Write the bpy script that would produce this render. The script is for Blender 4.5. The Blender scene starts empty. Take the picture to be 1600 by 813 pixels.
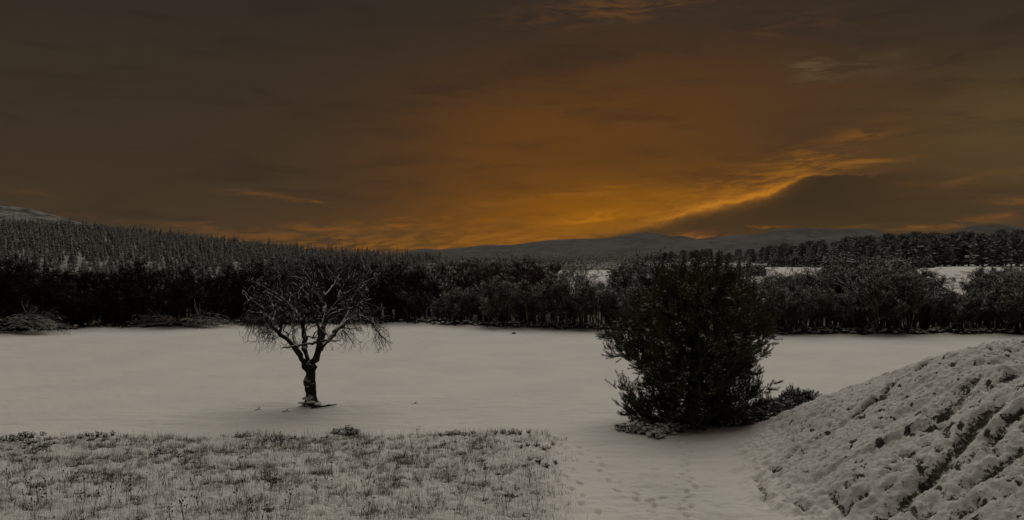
import bpy, math
import numpy as np
from math import radians, sin, cos, atan, pi

S = bpy.context.scene
COL = S.collection
CAMH = 6.0          # eye height of the photographer, standing on a bank
F = 1200.0          # focal length in photo pixels (photo 1600 wide)
HZ = 405.0          # photo row of the horizon

# ------------------------------------------------------------ camera
cam_d = bpy.data.cameras.new("camera")
cam = bpy.data.objects.new("camera", cam_d)
COL.objects.link(cam)
cam_d.sensor_width = 36.0
cam_d.lens = 36.0 * F / 1600.0
cam_d.clip_start = 0.1
cam_d.clip_end = 40000.0
cam.location = (0, 0, CAMH)
cam.rotation_euler = (radians(90.0), 0, 0)
S.camera = cam
S.view_settings.view_transform = 'Standard'
S.view_settings.look = 'None'
S.view_settings.exposure = 0.0
S.view_settings.gamma = 1.0
S.view_settings.use_curve_mapping = False

# ------------------------------------------------------------ light
SUN_EL, SUN_AZ = 58.0, 8.0          # a bright veil of cloud ahead of the camera
sl = bpy.data.lights.new("sun", 'SUN')
sl.energy = 1.15
sl.angle = radians(64)
sl.color = (1.0, 0.945, 0.83)
so = bpy.data.objects.new("sun", sl)
COL.objects.link(so)
so.rotation_euler = (radians(90 - SUN_EL), 0, radians(180 - SUN_AZ))
S.cycles.max_bounces = 6
S.cycles.diffuse_bounces = 3
S.cycles.volume_bounces = 0
S.cycles.transparent_max_bounces = 8


def lin(c):
    r = []
    for v in c:
        v = v / 255.0
        r.append(v / 12.92 if v <= 0.04045 else ((v + 0.055) / 1.055) ** 2.4)
    return tuple(r) + (1.0,)


class NT:
    """small helper for node maths"""
    def __init__(self, tree):
        self.t = tree

    def n(self, kind, **kw):
        nd = self.t.nodes.new(kind)
        for k, v in kw.items():
            setattr(nd, k, v)
        return nd

    def put(self, sock, v):
        if isinstance(v, bpy.types.NodeSocket):
            self.t.links.new(v, sock)
        else:
            sock.default_value = v

    def m(self, op, a, b=None, c=None, clamp=False):
        nd = self.n('ShaderNodeMath', operation=op, use_clamp=clamp)
        self.put(nd.inputs[0], a)
        if b is not None:
            self.put(nd.inputs[1], b)
        if c is not None:
            self.put(nd.inputs[2], c)
        return nd.outputs[0]

    def mix(self, f, a, b, blend='MIX'):
        nd = self.n('ShaderNodeMix', data_type='RGBA', blend_type=blend, clamp_factor=True)
        self.put(nd.inputs[0], f)
        self.put(nd.inputs[6], a)
        self.put(nd.inputs[7], b)
        return nd.outputs[2]

    def comb(self, x, y, z):
        nd = self.n('ShaderNodeCombineXYZ')
        for i, v in enumerate((x, y, z)):
            self.put(nd.inputs[i], v)
        return nd.outputs[0]

    def noise(self, vec, scale, detail=4, rough=0.55, dist=0.0, out=0):
        nd = self.n('ShaderNodeTexNoise')
        if vec is not None:
            self.put(nd.inputs['Vector'], vec)
        nd.inputs['Scale'].default_value = scale
        nd.inputs['Detail'].default_value = detail
        nd.inputs['Roughness'].default_value = rough
        nd.inputs['Distortion'].default_value = dist
        return nd.outputs[out]

    def step(self, v, a, b, lo=0.0, hi=1.0):
        nd = self.n('ShaderNodeMapRange', interpolation_type='SMOOTHSTEP')
        self.put(nd.inputs[0], v)
        for i, q in enumerate((a, b, lo, hi)):
            self.put(nd.inputs[1 + i], q)
        return nd.outputs[0]


# ------------------------------------------------------------ sky
def ang(px, py):
    A = atan((px - 800) / F)
    return math.degrees(A), math.degrees(atan((HZ - py) / F * cos(A)))


def build_sky():
    w = bpy.data.worlds.new("World")
    S.world = w
    w.use_nodes = True
    t = w.node_tree
    t.nodes.clear()
    g = NT(t)
    out = g.n('ShaderNodeOutputWorld')
    bg = g.n('ShaderNodeBackground')
    bg.inputs[1].default_value = 0.1
    t.links.new(bg.outputs[0], out.inputs[0])
    tc = g.n('ShaderNodeTexCoord')
    sp = g.n('ShaderNodeSeparateXYZ')
    t.links.new(tc.outputs['Generated'], sp.inputs[0])
    x, y, z = sp.outputs
    A = g.m('MULTIPLY', g.m('ARCTAN2', x, y), 180 / pi)
    E = g.m('MULTIPLY', g.m('ARCSINE', z), 180 / pi)
    # streaky cloud noise, drawn out sideways the way a sheet of cloud reads near the horizon
    den = g.m('ADD', g.m('MAXIMUM', z, 0.0), 0.10)
    cx = g.m('DIVIDE', x, den)
    cy = g.m('DIVIDE', y, den)
    plane = g.comb(cx, cy, 0.0)
    n_big = g.noise(plane, 0.55, 5, 0.55, 0.6)
    n_str = g.noise(g.comb(g.m('MULTIPLY', A, 0.09), g.m('MULTIPLY', E, 0.55), 0.0), 1.0, 7, 0.62, 0.5)
    n_fine = g.noise(g.comb(g.m('MULTIPLY', A, 0.30), g.m('MULTIPLY', E, 1.5), 3.0), 1.0, 6, 0.65, 0.8)
    A2 = g.m('ADD', A, g.m('MULTIPLY', g.m('SUBTRACT', n_str, 0.5), 2.5))
    E2 = g.m('ADD', E, g.m('MULTIPLY', g.m('SUBTRACT', n_str, 0.5), 2.4))

    def gauss(px, py, su, sv, rot=0.0, a=A2, e=E2):
        u0, v0 = ang(px, py)
        du, dv = g.m('SUBTRACT', a, u0), g.m('SUBTRACT', e, v0)
        if rot:
            c, s = cos(radians(rot)), sin(radians(rot))
            p = g.m('ADD', g.m('MULTIPLY', du, c), g.m('MULTIPLY', dv, s))
            q = g.m('SUBTRACT', g.m('MULTIPLY', dv, c), g.m('MULTIPLY', du, s))
        else:
            p, q = du, dv
        p, q = g.m('DIVIDE', p, su), g.m('DIVIDE', q, sv)
        r = g.m('ADD', g.m('MULTIPLY', p, p), g.m('MULTIPLY', q, q))
        return g.m('EXPONENT', g.m('MULTIPLY', r, -0.5))

    c = g.mix(g.step(E, 2.0, 22.0), lin((62, 50, 36)), lin((48, 41, 35)))
    def lay(c, f, amp, col):
        return g.mix(g.m('MULTIPLY', f, amp, clamp=True), c, lin(col))
    c = lay(c, gauss(940, 245, 12.5, 5.4), 0.76, (76, 49, 22))
    c = lay(c, gauss(860, 245, 7.5, 3.2), 0.62, (112, 68, 18))
    c = lay(c, gauss(1050, 190, 7.0, 3.5), 0.40, (98, 62, 24))
    c = lay(c, gauss(830, 362, 8.0, 2.0), 0.80, (112, 68, 12))
    c = lay(c, gauss(560, 365, 9.0, 1.4), 0.38, (80, 53, 23))
    c = lay(c, gauss(920, 330, 7.0, 1.9, 10), 0.85, (142, 84, 0))
    c = lay(c, gauss(1010, 325, 6.5, 0.9, 13), 0.75, (150, 92, 4))
    c = lay(c, gauss(1450, 235, 8.0, 3.6), 0.45, (90, 64, 34))
    c = lay(c, gauss(1600, 205, 4.0, 2.6), 0.45, (90, 78, 46))
    c = lay(c, gauss(1180, 245, 9.0, 3.0), 0.35, (88, 58, 28))
    # cloud sheet density, light and dark bands
    c = g.mix(g.m('MULTIPLY', g.step(n_str, 0.48, 0.66), 0.34), c, lin((42, 33, 26)))
    c = g.mix(g.m('MULTIPLY', g.step(n_big, 0.48, 0.72), 0.22), c, lin((50, 42, 34)))
    c = lay(c, gauss(980, 245, 4.5, 0.9), 0.45, (78, 52, 24))
    c = lay(c, gauss(960, 280, 3.8, 0.8, 5), 0.40, (96, 62, 22))
    c = lay(c, gauss(1260, 205, 3.2, 1.5), 0.45, (66, 50, 34))
    c = g.mix(g.m('MULTIPLY', g.m('MULTIPLY', g.step(n_fine, 0.46, 0.66), g.step(E, 9.0, 1.5)), 0.30), c, lin((58, 40, 20)))
    # the long edge of the low cloud bank that rises to the right
    fc = g.n('ShaderNodeFloatCurve')
    pts = [(640, 404), (800, 389), (900, 377), (960, 366), (1040, 345), (1100, 326), (1150, 316), (1200, 303),
           (1226, 293), (1258, 277), (1340, 273), (1450, 268), (1600, 262), (1800, 262)]
    cv = fc.mapping.curves[0]
    arr = []
    for p in pts:
        a_, e_ = ang(*p)
        arr.append(((a_ + 45) / 90.0, e_ / 20.0))
    arr = [(0.0, 0.0)] + arr + [(1.0, 0.42)]
    cv.points[0].location = arr[0]
    cv.points[1].location = arr[-1]
    for q in arr[1:-1]:
        cv.points.new(*q)
    fc.mapping.update()
    g.put(fc.inputs[1], g.m('DIVIDE', g.m('ADD', A, 45.0), 90.0))
    Eb = g.m('MULTIPLY', fc.outputs[0], 20.0)
    wob = g.noise(g.comb(g.m('MULTIPLY', A, 0.8), g.m('MULTIPLY', E, 1.0), 7.0), 1.0, 6, 0.6, 0.3)
    Ed = g.m('ADD', g.m('SUBTRACT', E, Eb), g.m('MULTIPLY', g.m('SUBTRACT', wob, 0.5), 0.9))
    env_r = g.step(A, ang(1400, 0)[0], ang(1230, 0)[0])        # fades out to the right
    env_l = g.step(A, ang(850, 0)[0], ang(930, 0)[0])
    # streaks of lit cloud just above the edge
    band = g.m('MULTIPLY', g.step(Ed, 3.0, 0.5), g.step(Ed, -0.15, 0.05))
    ripple = g.noise(g.comb(g.m('MULTIPLY', A, 0.55), g.m('MULTIPLY', g.m('SUBTRACT', E, g.m('MULTIPLY', A, 0.10)), 3.2), 1.0), 1.0, 6, 0.6, 0.4)
    rip = g.m('MULTIPLY', band, g.step(ripple, 0.42, 0.62))
    c = g.mix(g.m('MULTIPLY', g.m('MULTIPLY', rip, env_r), 0.70), c, lin((150, 94, 22)))
    soft = g.m('MULTIPLY', g.step(A, ang(1080, 0)[0], ang(1160, 0)[0]), g.step(A, ang(1460, 0)[0], ang(1340, 0)[0]))
    wid = g.m('SUBTRACT', 0.75, g.m('MULTIPLY', soft, 0.63))
    dark = g.step(g.m('DIVIDE', Ed, wid), 0.6, -0.5)
    dark = g.m('MULTIPLY', g.m('MULTIPLY', dark, env_l), g.step(A, ang(1620, 0)[0], ang(1240, 0)[0], 0.0, 1.0))
    dcol = g.mix(g.step(E, 5.0, 0.8), lin((54, 41, 26)), lin((66, 47, 24)))
    c = g.mix(g.m('MULTIPLY', dark, 0.94), c, dcol)
    rim = g.m('EXPONENT', g.m('MULTIPLY', g.m('ABSOLUTE', g.m('SUBTRACT', Ed, 0.20)), -3.6))
    rim = g.m('MULTIPLY', rim, g.m('MULTIPLY', g.step(A, ang(930, 0)[0], ang(1120, 0)[0]), g.step(A, ang(1290, 0)[0], ang(1190, 0)[0])))
    c = g.mix(g.m('MULTIPLY', rim, 0.85), c, lin((196, 124, 30)))
    # thin lit streaks
    fs = g.step(n_fine, 0.40, 0.64)
    for (px, py, su, sv, rot, amp, col) in [
        (1310, 263, 2.6, 0.16, 3, 0.65, (140, 92, 36)), (1200, 253, 2.0, 0.13, 0, 0.40, (120, 78, 34)),
        (1170, 358, 1.8, 0.10, 2, 0.65, (150, 90, 30)), (1430, 353, 2.4, 0.14, 0, 0.7, (140, 90, 36)),
        (1090, 370, 1.2, 0.16, 0, 0.8, (150, 88, 30)), (1590, 313, 1.0, 0.3, 0, 0.6, (120, 78, 36)),
        (1570, 343, 1.8, 0.12, 0, 0.5, (130, 82, 36)), (1345, 208, 1.4, 0.4, 8, 0.55, (122, 78, 32)),
        (1265, 108, 1.0, 0.5, -10, 0.7, (96, 80, 56)), (1330, 108, 2.2, 0.7, 5, 0.4, (84, 70, 50)), (970, 14, 4.5, 0.7, 3, 0.6, (100, 68, 38)),
        (1230, 38, 2.6, 0.5, 3, 0.45, (84, 60, 38)), (395, 301, 2.4, 0.16, -3, 0.5, (110, 72, 36)),
        (500, 313, 1.4, 0.12, -3, 0.7, (112, 72, 34)), (300, 347, 2.0, 0.16, 0, 0.7, (104, 66, 34)),
        (400, 360, 2.2, 0.22, -3, 0.8, (118, 74, 32)), (520, 362, 2.4, 0.2, -6, 0.7, (124, 78, 30)),
        (640, 350, 3.0, 0.2, 2, 0.7, (132, 82, 26)), (700, 345, 3.4, 0.22, 3, 0.7, (138, 84, 22)),
        (760, 322, 3.0, 0.35, 5, 0.5, (130, 80, 22)), (930, 340, 2.0, 0.25, 6, 0.8, (186, 116, 10)),
        (600, 392, 3.2, 0.14, 0, 0.9, (170, 100, 28)), (920, 300, 3.4, 0.3, 4, 0.55, (150, 92, 20)),
        (1000, 290, 3.0, 0.22, 4, 0.5, (140, 88, 24)), (1540, 275, 3.0, 0.25, 4, 0.4, (110, 76, 38)),
        (120, 335, 3.0, 0.3, -3, 0.25, (96, 66, 40)), (50, 300, 1.4, 0.2, -6, 0.35, (86, 62, 42))]:
        c = lay(c, g.m('MULTIPLY', gauss(px, py, su, sv, rot), fs), amp * 1.25, col)
    # a little clear sky shows thinly through the cloud
    sky = g.n('ShaderNodeTexSky', sky_type='NISHITA')
    sky.sun_disc = False
    sky.sun_elevation = radians(SUN_EL)
    sky.sun_rotation = radians(SUN_AZ)
    c10 = g.mix(1.0, c, (10, 10, 10, 1), 'MULTIPLY')
    c10 = g.mix(0.0007, c10, sky.outputs[0])
    t.links.new(c10, bg.inputs[0])


build_sky()

# ------------------------------------------------------------ noise and terrain shape
_r = np.random.RandomState(7)
_perm = np.tile(_r.permutation(512), 3)
_ga = _r.rand(512) * 2 * pi
_gx, _gy = np.cos(_ga), np.sin(_ga)


def pn(x, y, seed=0):
    x = np.asarray(x, float) + seed * 17.31
    y = np.asarray(y, float) + seed * 9.73
    xi, yi = np.floor(x).astype(np.int64), np.floor(y).astype(np.int64)
    xf, yf = x - xi, y - yi
    u, v = xf ** 3 * (xf * (xf * 6 - 15) + 10), yf ** 3 * (yf * (yf * 6 - 15) + 10)

    def gr(ix, iy, fx, fy):
        h = _perm[(ix & 511) + _perm[iy & 511]] & 511
        return _gx[h] * fx + _gy[h] * fy
    a = gr(xi, yi, xf, yf)
    b = gr(xi + 1, yi, xf - 1, yf)
    c = gr(xi, yi + 1, xf, yf - 1)
    d = gr(xi + 1, yi + 1, xf - 1, yf - 1)
    return (a + (b - a) * u + ((c + (d - c) * u) - (a + (b - a) * u)) * v) * 1.4


def fbm(x, y, o=4, seed=0, gain=0.5):
    s, a = 0.0, 1.0
    for i in range(o):
        s = s + a * pn(x * 2 ** i, y * 2 ** i, seed + i * 3)
        a *= gain
    return s


def sst(v, a, b):
    t = np.clip((np.asarray(v, float) - a) / (b - a), 0, 1)
    return t * t * (3 - 2 * t)


EDGE_X = [-600, 0, 120, 240, 420, 520, 640, 740, 860, 950, 1100, 1220, 1400, 1600, 2200]
EDGE_Y = [526, 523, 517, 513, 508.5, 507, 506, 511, 513.5, 517, 520, 522, 523.5, 524.5, 527]


def edge_depth(px):
    return CAMH * F / (np.interp(px, EDGE_X, EDGE_Y) - HZ)


RID_X = [-900, -200, 0, 60, 130, 200, 300, 400, 480, 560, 640, 760, 1000, 1300, 2600]
RID_Y = [345, 348, 350, 352, 357, 362, 374, 385, 395, 402, 405, 406, 404.5, 403, 403]
MC = (16.2, 18.8)     # mound centre
MRB, MRT, MH = 10.0, 3.3, 3.18


def mound_h(x, y):
    th = np.arctan2(y - MC[1], x - MC[0])
    r = np.hypot((x - MC[0]) / 1.05, (y - MC[1]) / np.where(y > MC[1], 1.22, 1.3))
    r = r + 0.45 * pn(np.cos(th) * 1.3, np.sin(th) * 1.3, 5) + 0.30 * fbm(x * 0.8, y * 0.8, 2, 6) * sst(r, 6, 9)
    k = np.clip((MRB - r) / (MRB - MRT), 0, 1)
    k2 = np.where(k < 0.16, k * k / 0.32, k - 0.08)
    k2 = k2 / 0.92
    k2 = np.where(k2 > 0.72, 0.72 + 0.28 * np.sin((k2 - 0.72) / 0.28 * pi / 2) * 0.8, k2)
    return k2 * MH


def base_h(x, y):
    x = np.asarray(x, float)
    y = np.asarray(y, float)
    yy = np.maximum(y, 40.0)
    px = np.clip(800 + F * x / yy, -900, 2600)
    zr = CAMH + (HZ - np.interp(px, RID_X, RID_Y)) / F * 900
    left = zr * np.clip((y - 260) / 640, 0, 1) ** 1.05
    right = 3.4 * sst(y, 75, 245) + (zr - 3.4) * np.clip((y - 245) / 655, 0, 1)
    w = sst(px, 560, 1000)
    h = left * (1 - w) + right * w
    h = h * (1 - 0.55 * sst(y, 930, 2200))
    h = h + 0.10 * pn(x * 0.06, y * 0.06, 1) + 0.045 * fbm(x * 0.35, y * 0.9, 4, 2)
    # verge along the trees
    d = y - edge_depth(px)
    h = h + 0.28 * np.exp(-((d - 1.5) / 1.6) ** 2) * (1 + 0.7 * pn(x * 0.5, y * 0.5, 8))
    h = h - 0.25 * sst(d, 3, 14) * (1 - sst(d, 60, 120)) + 0.9 * sst(d, 0, 60) * pn(x * 0.03, y * 0.03, 11)
    return h


def grass_mask(x, y):
    """1 on the rough uncut grass in the left foreground"""
    e = 26.3 + 0.35 * pn(x * 0.5, 1.3, 21) + 0.012 * x
    xe = 1.35 + 0.25 * pn(y * 0.5, 2.2, 22) - sst(y, 22, 26) * 0.25
    xe = xe + 0.35 * pn(y * 1.7, 5.2, 23)
    e = e + 0.30 * pn(x * 1.9, 7.7, 24) + 0.35 * pn(x * 0.35, 4.7, 25)
    return sst(e - y, -0.15, 0.55) * sst(xe - x, -0.7, 0.9)


PRINTS = []
rp = np.random.RandomState(4)


def track(pts, step_len=0.62, jit=0.05, wid=0.13):
    P = []
    for (px, py) in pts:
        Y = CAMH * F / (py - HZ)
        P.append(((px - 800) / F * Y, Y))
    P = np.array(P)
    seg = np.hypot(*np.diff(P, axis=0).T)
    cum = np.r_[0, np.cumsum(seg)]
    n = int(cum[-1] / step_len)
    for i in range(n):
        s = (i + 0.5) * step_len
        k = min(np.searchsorted(cum, s) - 1, len(seg) - 1)
        f = (s - cum[k]) / seg[k]
        p = P[k] * (1 - f) + P[k + 1] * f
        d = (P[k + 1] - P[k]) / seg[k]
        nrm = np.array((-d[1], d[0]))
        side = 1 if i % 2 else -1
        q = p + nrm * side * wid + rp.randn(2) * jit
        PRINTS.append((q[0], q[1], math.atan2(d[1], d[0]) + rp.randn() * 0.2, 0.045 + 0.05 * rp.rand()))


track([(885, 692), (874, 706), (884, 716), (878, 728), (890, 745), (905, 770), (930, 813)])
track([(912, 698), (925, 716), (937, 733), (950, 748), (968, 762), (988, 776), (1010, 790), (1035, 813)], 0.45, 0.08, 0.16)
track([(1062, 688), (1072, 705), (1071, 722), (1072, 740), (1078, 755), (1079, 770), (1075, 790), (1060, 813)], 0.40, 0.04, 0.08)
track([(1000, 790), (1040, 782), (1080, 775), (1110, 770)], 0.6, 0.15, 0.1)


def detail_h(x, y):
    """fine relief of the near ground"""
    g = grass_mask(x, y)
    near = 1 - sst(y, 30, 60)
    h = (0.020 * fbm(x * 1.1, y * 2.6, 4, 31) + 0.02 * np.abs(pn(x * 0.5, y * 1.6, 33))) * near
    lump = fbm(x * 1.7, y * 1.7, 4, 40, 0.55)
    tread = np.exp(-((x - 4.0) / 1.7) ** 2) * (1 - sst(y, 20.5, 23.0)) * (y > 10)
    h = h + tread * 0.030 * fbm(x * 3.0, y * 4.0, 3, 47)
    h = h + g * (0.05 + 0.085 * lump + 0.05 * np.abs(pn(x * 4.2, y * 4.2, 44)))
    for (a, b, th, dp) in PRINTS:
        m = (np.abs(x - a) < 0.35) & (np.abs(y - b) < 0.35)
        if not m.any():
            continue
        dx, dy = x[m] - a, y[m] - b
        u = (dx * cos(th) + dy * sin(th)) / 0.15
        v = (-dx * sin(th) + dy * cos(th)) / 0.06
        r2 = u * u + v * v
        h[m] = h[m] + (-dp * 1.4 * np.exp(-r2 ** 1.5) + 0.014 * np.exp(-((np.sqrt(r2) - 1.7) / 0.4) ** 2))
    # roots of the lone tree and the hollow under the pine
    h = h + 0.10 * np.exp(-((x + 8.2) ** 2 + (y - 31.4) ** 2) / 0.8)
    h = h - 0.05 * np.exp(-(((x - 6.6) / 2.4) ** 2 + ((y - 28.0) / 1.6) ** 2))
    return h


def shoulder(x, y):
    """the gentle apron of ground at the foot of the mound, reaching the pine"""
    r = np.hypot(x - 14.0, (y - 26.5) * 0.9)
    return 0.75 * (1 - sst(r, 1.0, 9.5))


def ground_h(x, y):
    x = np.atleast_1d(np.asarray(x, float))
    y = np.atleast_1d(np.asarray(y, float))
    return base_h(x, y) + detail_h(x, y) + shoulder(x, y)


def gz(x, y):
    x, y = float(x), float(y)
    g = float(ground_h(x, y)[0])
    m = float(mound_h(np.array([x]), np.array([y]))[0])
    return g + m


def at(px, Y):
    return ((px - 800) / F * Y, Y)


# ------------------------------------------------------------ object helpers
def link(o, parent=None):
    COL.objects.link(o)
    if parent is not None:
        o.parent = parent
    return o


def tag(o, label=None, cat=None, group=None, kind=None):
    if label:
        o['label'] = label
    if cat:
        o['category'] = cat
    if group:
        o['group'] = group
    if kind:
        o['kind'] = kind
    return o


def thing(name, loc, label, cat, group=None, rz=0.0, sc=1.0):
    o = bpy.data.objects.new(name, None)
    o.empty_display_size = 0.2
    o.location = loc
    o.rotation_euler = (0, 0, rz)
    o.scale = (sc, sc, sc)
    link(o)
    return tag(o, label, cat, group)


def mesh(name, V, T, mats, mi=None, smooth=False, quads=None):
    """V (n,3) float, T (m,3) ints, optional quads (k,4)"""
    me = bpy.data.meshes.new(name)
    V = np.ascontiguousarray(V, dtype=np.float32)
    T = np.zeros((0, 3), int) if T is None else np.asarray(T)
    Q = np.zeros((0, 4), int) if quads is None else np.asarray(quads)
    me.vertices.add(len(V))
    me.vertices.foreach_set('co', V.ravel())
    loops = np.concatenate([T.ravel(), Q.ravel()]).astype(np.int32)
    me.loops.add(len(loops))
    me.loops.foreach_set('vertex_index', loops)
    nf = len(T) + len(Q)
    me.polygons.add(nf)
    st = np.concatenate([np.arange(len(T)) * 3, len(T) * 3 + np.arange(len(Q)) * 4]).astype(np.int32)
    me.polygons.foreach_set('loop_start', st)
    if mi is not None:
        me.polygons.foreach_set('material_index', np.asarray(mi, dtype=np.int32))
    me.polygons.foreach_set('use_smooth', np.full(nf, smooth, dtype=bool))
    for m in (mats if isinstance(mats, (list, tuple)) else [mats]):
        me.materials.append(m)
    me.update(calc_edges=True)
    return me


def obj(name, me, parent=None, loc=(0, 0, 0), rz=0.0):
    o = bpy.data.objects.new(name, me)
    o.location = loc
    o.rotation_euler = (0, 0, rz)
    return link(o, parent)


def attr(me, name, vals):
    a = me.attributes.new(name, 'FLOAT', 'POINT')
    a.data.foreach_set('value', np.asarray(vals, dtype=np.float32))


class Bag:
    """collects triangle soups"""
    def __init__(self):
        self.V, self.T, self.M, self.n = [], [], [], 0

    def add(self, V, T, m=0):
        V = np.asarray(V, float).reshape(-1, 3)
        T = np.asarray(T, int).reshape(-1, 3)
        self.V.append(V)
        self.T.append(T + self.n)
        self.M.append(np.full(len(T), m))
        self.n += len(V)

    def mesh(self, name, mats, smooth=False):
        return mesh(name, np.concatenate(self.V), np.concatenate(self.T), mats, np.concatenate(self.M), smooth)


def tubes(P, R, n=3, cap=True):
    """P (M,K,3) polylines, R (M,K) radii -> V,T (one flat side of each tube faces up)"""
    P = np.asarray(P, float)
    R = np.asarray(R, float)
    M, K, _ = P.shape
    T = np.gradient(P, axis=1) if K > 2 else np.repeat((P[:, 1:] - P[:, :1]), 2, axis=1)
    T /= np.linalg.norm(T, axis=2, keepdims=True) + 1e-9
    D = P[:, -1] - P[:, 0]
    D /= np.linalg.norm(D, axis=1, keepdims=True) + 1e-9
    up = np.tile(np.array([0, 0, 1.0]), (M, 1))
    vert = np.abs(D[:, 2]) > 0.93
    up[vert] = (0.3, 1, 0)
    Sd = np.cross(D, up)
    Sd /= np.linalg.norm(Sd, axis=1, keepdims=True) + 1e-9
    Sd = np.repeat(Sd[:, None, :], K, axis=1)
    N = np.cross(Sd, T)
    N /= np.linalg.norm(N, axis=2, keepdims=True) + 1e-9
    S2 = np.cross(T, N)
    th = np.arange(n) / n * 2 * pi + pi / 2 - pi / n
    ring = (S2[:, :, None, :] * np.cos(th)[None, None, :, None] + N[:, :, None, :] * np.sin(th)[None, None, :, None])
    V = P[:, :, None, :] + ring * R[:, :, None, None]
    V = V.reshape(-1, 3)
    idx = np.arange(M * K * n).reshape(M, K, n)
    a = idx[:, :-1, :]
    b = idx[:, 1:, :]
    a2, b2 = np.roll(a, -1, 2), np.roll(b, -1, 2)
    T1 = np.stack([a, a2, b2], -1).reshape(-1, 3)
    T2 = np.stack([a, b2, b], -1).reshape(-1, 3)
    return V, np.concatenate([T1, T2])


def sprout(P, R, nper, tr, angr, lr, K, rng, up=0.0, droop=0.0, wob=0.08, rr=0.55, tip=0.3, flat=1.0, Lmin=0.05, absL=None):
    """children polylines from parent polylines"""
    M, KP, _ = P.shape
    L = np.linalg.norm(np.diff(P, axis=1), axis=2).sum(1)
    t = rng.uniform(tr[0], tr[1], (M, nper))
    t = np.sort(t, axis=1)
    f = t * (KP - 1)
    i = np.minimum(f.astype(int), KP - 2)
    u = (f - i)[..., None]
    m = np.arange(M)[:, None]
    p0 = P[m, i] * (1 - u) + P[m, i + 1] * u
    r0 = R[m, i] * (1 - u[..., 0]) + R[m, i + 1] * u[..., 0]
    T = P[m, i + 1] - P[m, i]
    T /= np.linalg.norm(T, axis=2, keepdims=True) + 1e-9
    q = rng.randn(M, nper, 3)
    q[..., 2] *= flat
    q -= (q * T).sum(-1, keepdims=True) * T
    q /= np.linalg.norm(q, axis=2, keepdims=True) + 1e-9
    a = rng.uniform(angr[0], angr[1], (M, nper, 1))
    d = T * np.cos(a) + q * np.sin(a)
    d[..., 2] += up
    d /= np.linalg.norm(d, axis=2, keepdims=True)
    if absL is not None:
        CL = rng.uniform(absL[0], absL[1], (M, nper))
    else:
        CL = L[:, None] * rng.uniform(lr[0], lr[1], (M, nper)) * (1.15 - 0.55 * t)
    CL = np.maximum(CL, Lmin)
    d = d.reshape(-1, 3)
    p0 = p0.reshape(-1, 3)
    CL = CL.reshape(-1)
    r0 = np.minimum(r0.reshape(-1) * rr, CL * 0.06 + 0.002)
    s = np.linspace(0, 1, K)
    PP = p0[:, None, :] + d[:, None, :] * (CL[:, None] * s[None])[..., None]
    w = np.cumsum(rng.randn(len(CL), K, 3), axis=1)
    w -= w[:, :1]
    PP += w * (CL[:, None, None] * wob / math.sqrt(K))
    PP[..., 2] += -droop * CL[:, None] * s[None] ** 2
    RR = r0[:, None] * (1 - (1 - tip) * s[None])
    return PP, RR


def icos(sub=1):
    import bmesh
    bm = bmesh.new()
    bmesh.ops.create_icosphere(bm, subdivisions=sub, radius=1.0)
    V = np.array([v.co[:] for v in bm.verts])
    T = np.array([[v.index for v in f.verts] for f in bm.faces])
    bm.free()
    return V, T


ICO1 = icos(1)
ICO2 = icos(2)
ICO3 = icos(3)


def blobs(C, Rxyz, rng, base=ICO1, jit=0.25, flatbot=0.35):
    V0, T0 = base
    n = len(C)
    C = np.asarray(C, float)
    Rxyz = np.asarray(Rxyz, float)
    V = V0[None] * (1 + rng.uniform(-jit, jit, (n, len(V0), 1)))
    V = V * Rxyz[:, None, :]
    V[..., 2] = np.where(V[..., 2] < 0, V[..., 2] * flatbot, V[..., 2])
    V = V + C[:, None, :]
    T = T0[None] + (np.arange(n) * len(V0))[:, None, None]
    return V.reshape(-1, 3), T.reshape(-1, 3)


# ------------------------------------------------------------ materials
def mat(name, rough=0.9, spec=0.2):
    m = bpy.data.materials.new(name)
    m.use_nodes = True
    b = m.node_tree.nodes['Principled BSDF']
    b.inputs['Roughness'].default_value = rough
    b.inputs['Specular IOR Level'].default_value = spec
    return m, NT(m.node_tree), b


SNOW = (0.80, 0.80, 0.79, 1)


def geo_up(g):
    ge = g.n('ShaderNodeNewGeometry')
    sp = g.n('ShaderNodeSeparateXYZ')
    g.t.links.new(ge.outputs['Normal'], sp.inputs[0])
    return sp.outputs[2], ge


def posv(g):
    return g.n('ShaderNodeNewGeometry').outputs['Position']


def snowy(name, col, col2, lo, hi, amount=1.0, nscale=6.0, thresh=0.45, sn=SNOW, objspace=False):
    """dark plant surface whose upward faces carry snow"""
    m, g, b = mat(name)
    upz, ge = geo_up(g)
    P = ge.outputs['Position']
    n1 = g.noise(P, nscale, 3)
    base = g.mix(g.noise(P, nscale * 0.4, 2), col + (1,), col2 + (1,))
    k = g.m('MULTIPLY', g.step(upz, lo, hi), g.step(n1, thresh - 0.08, thresh + 0.08))
    k = g.m('MULTIPLY', k, amount)
    c = g.mix(k, base, sn)
    g.put(b.inputs['Base Color'], c)
    return m


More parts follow.
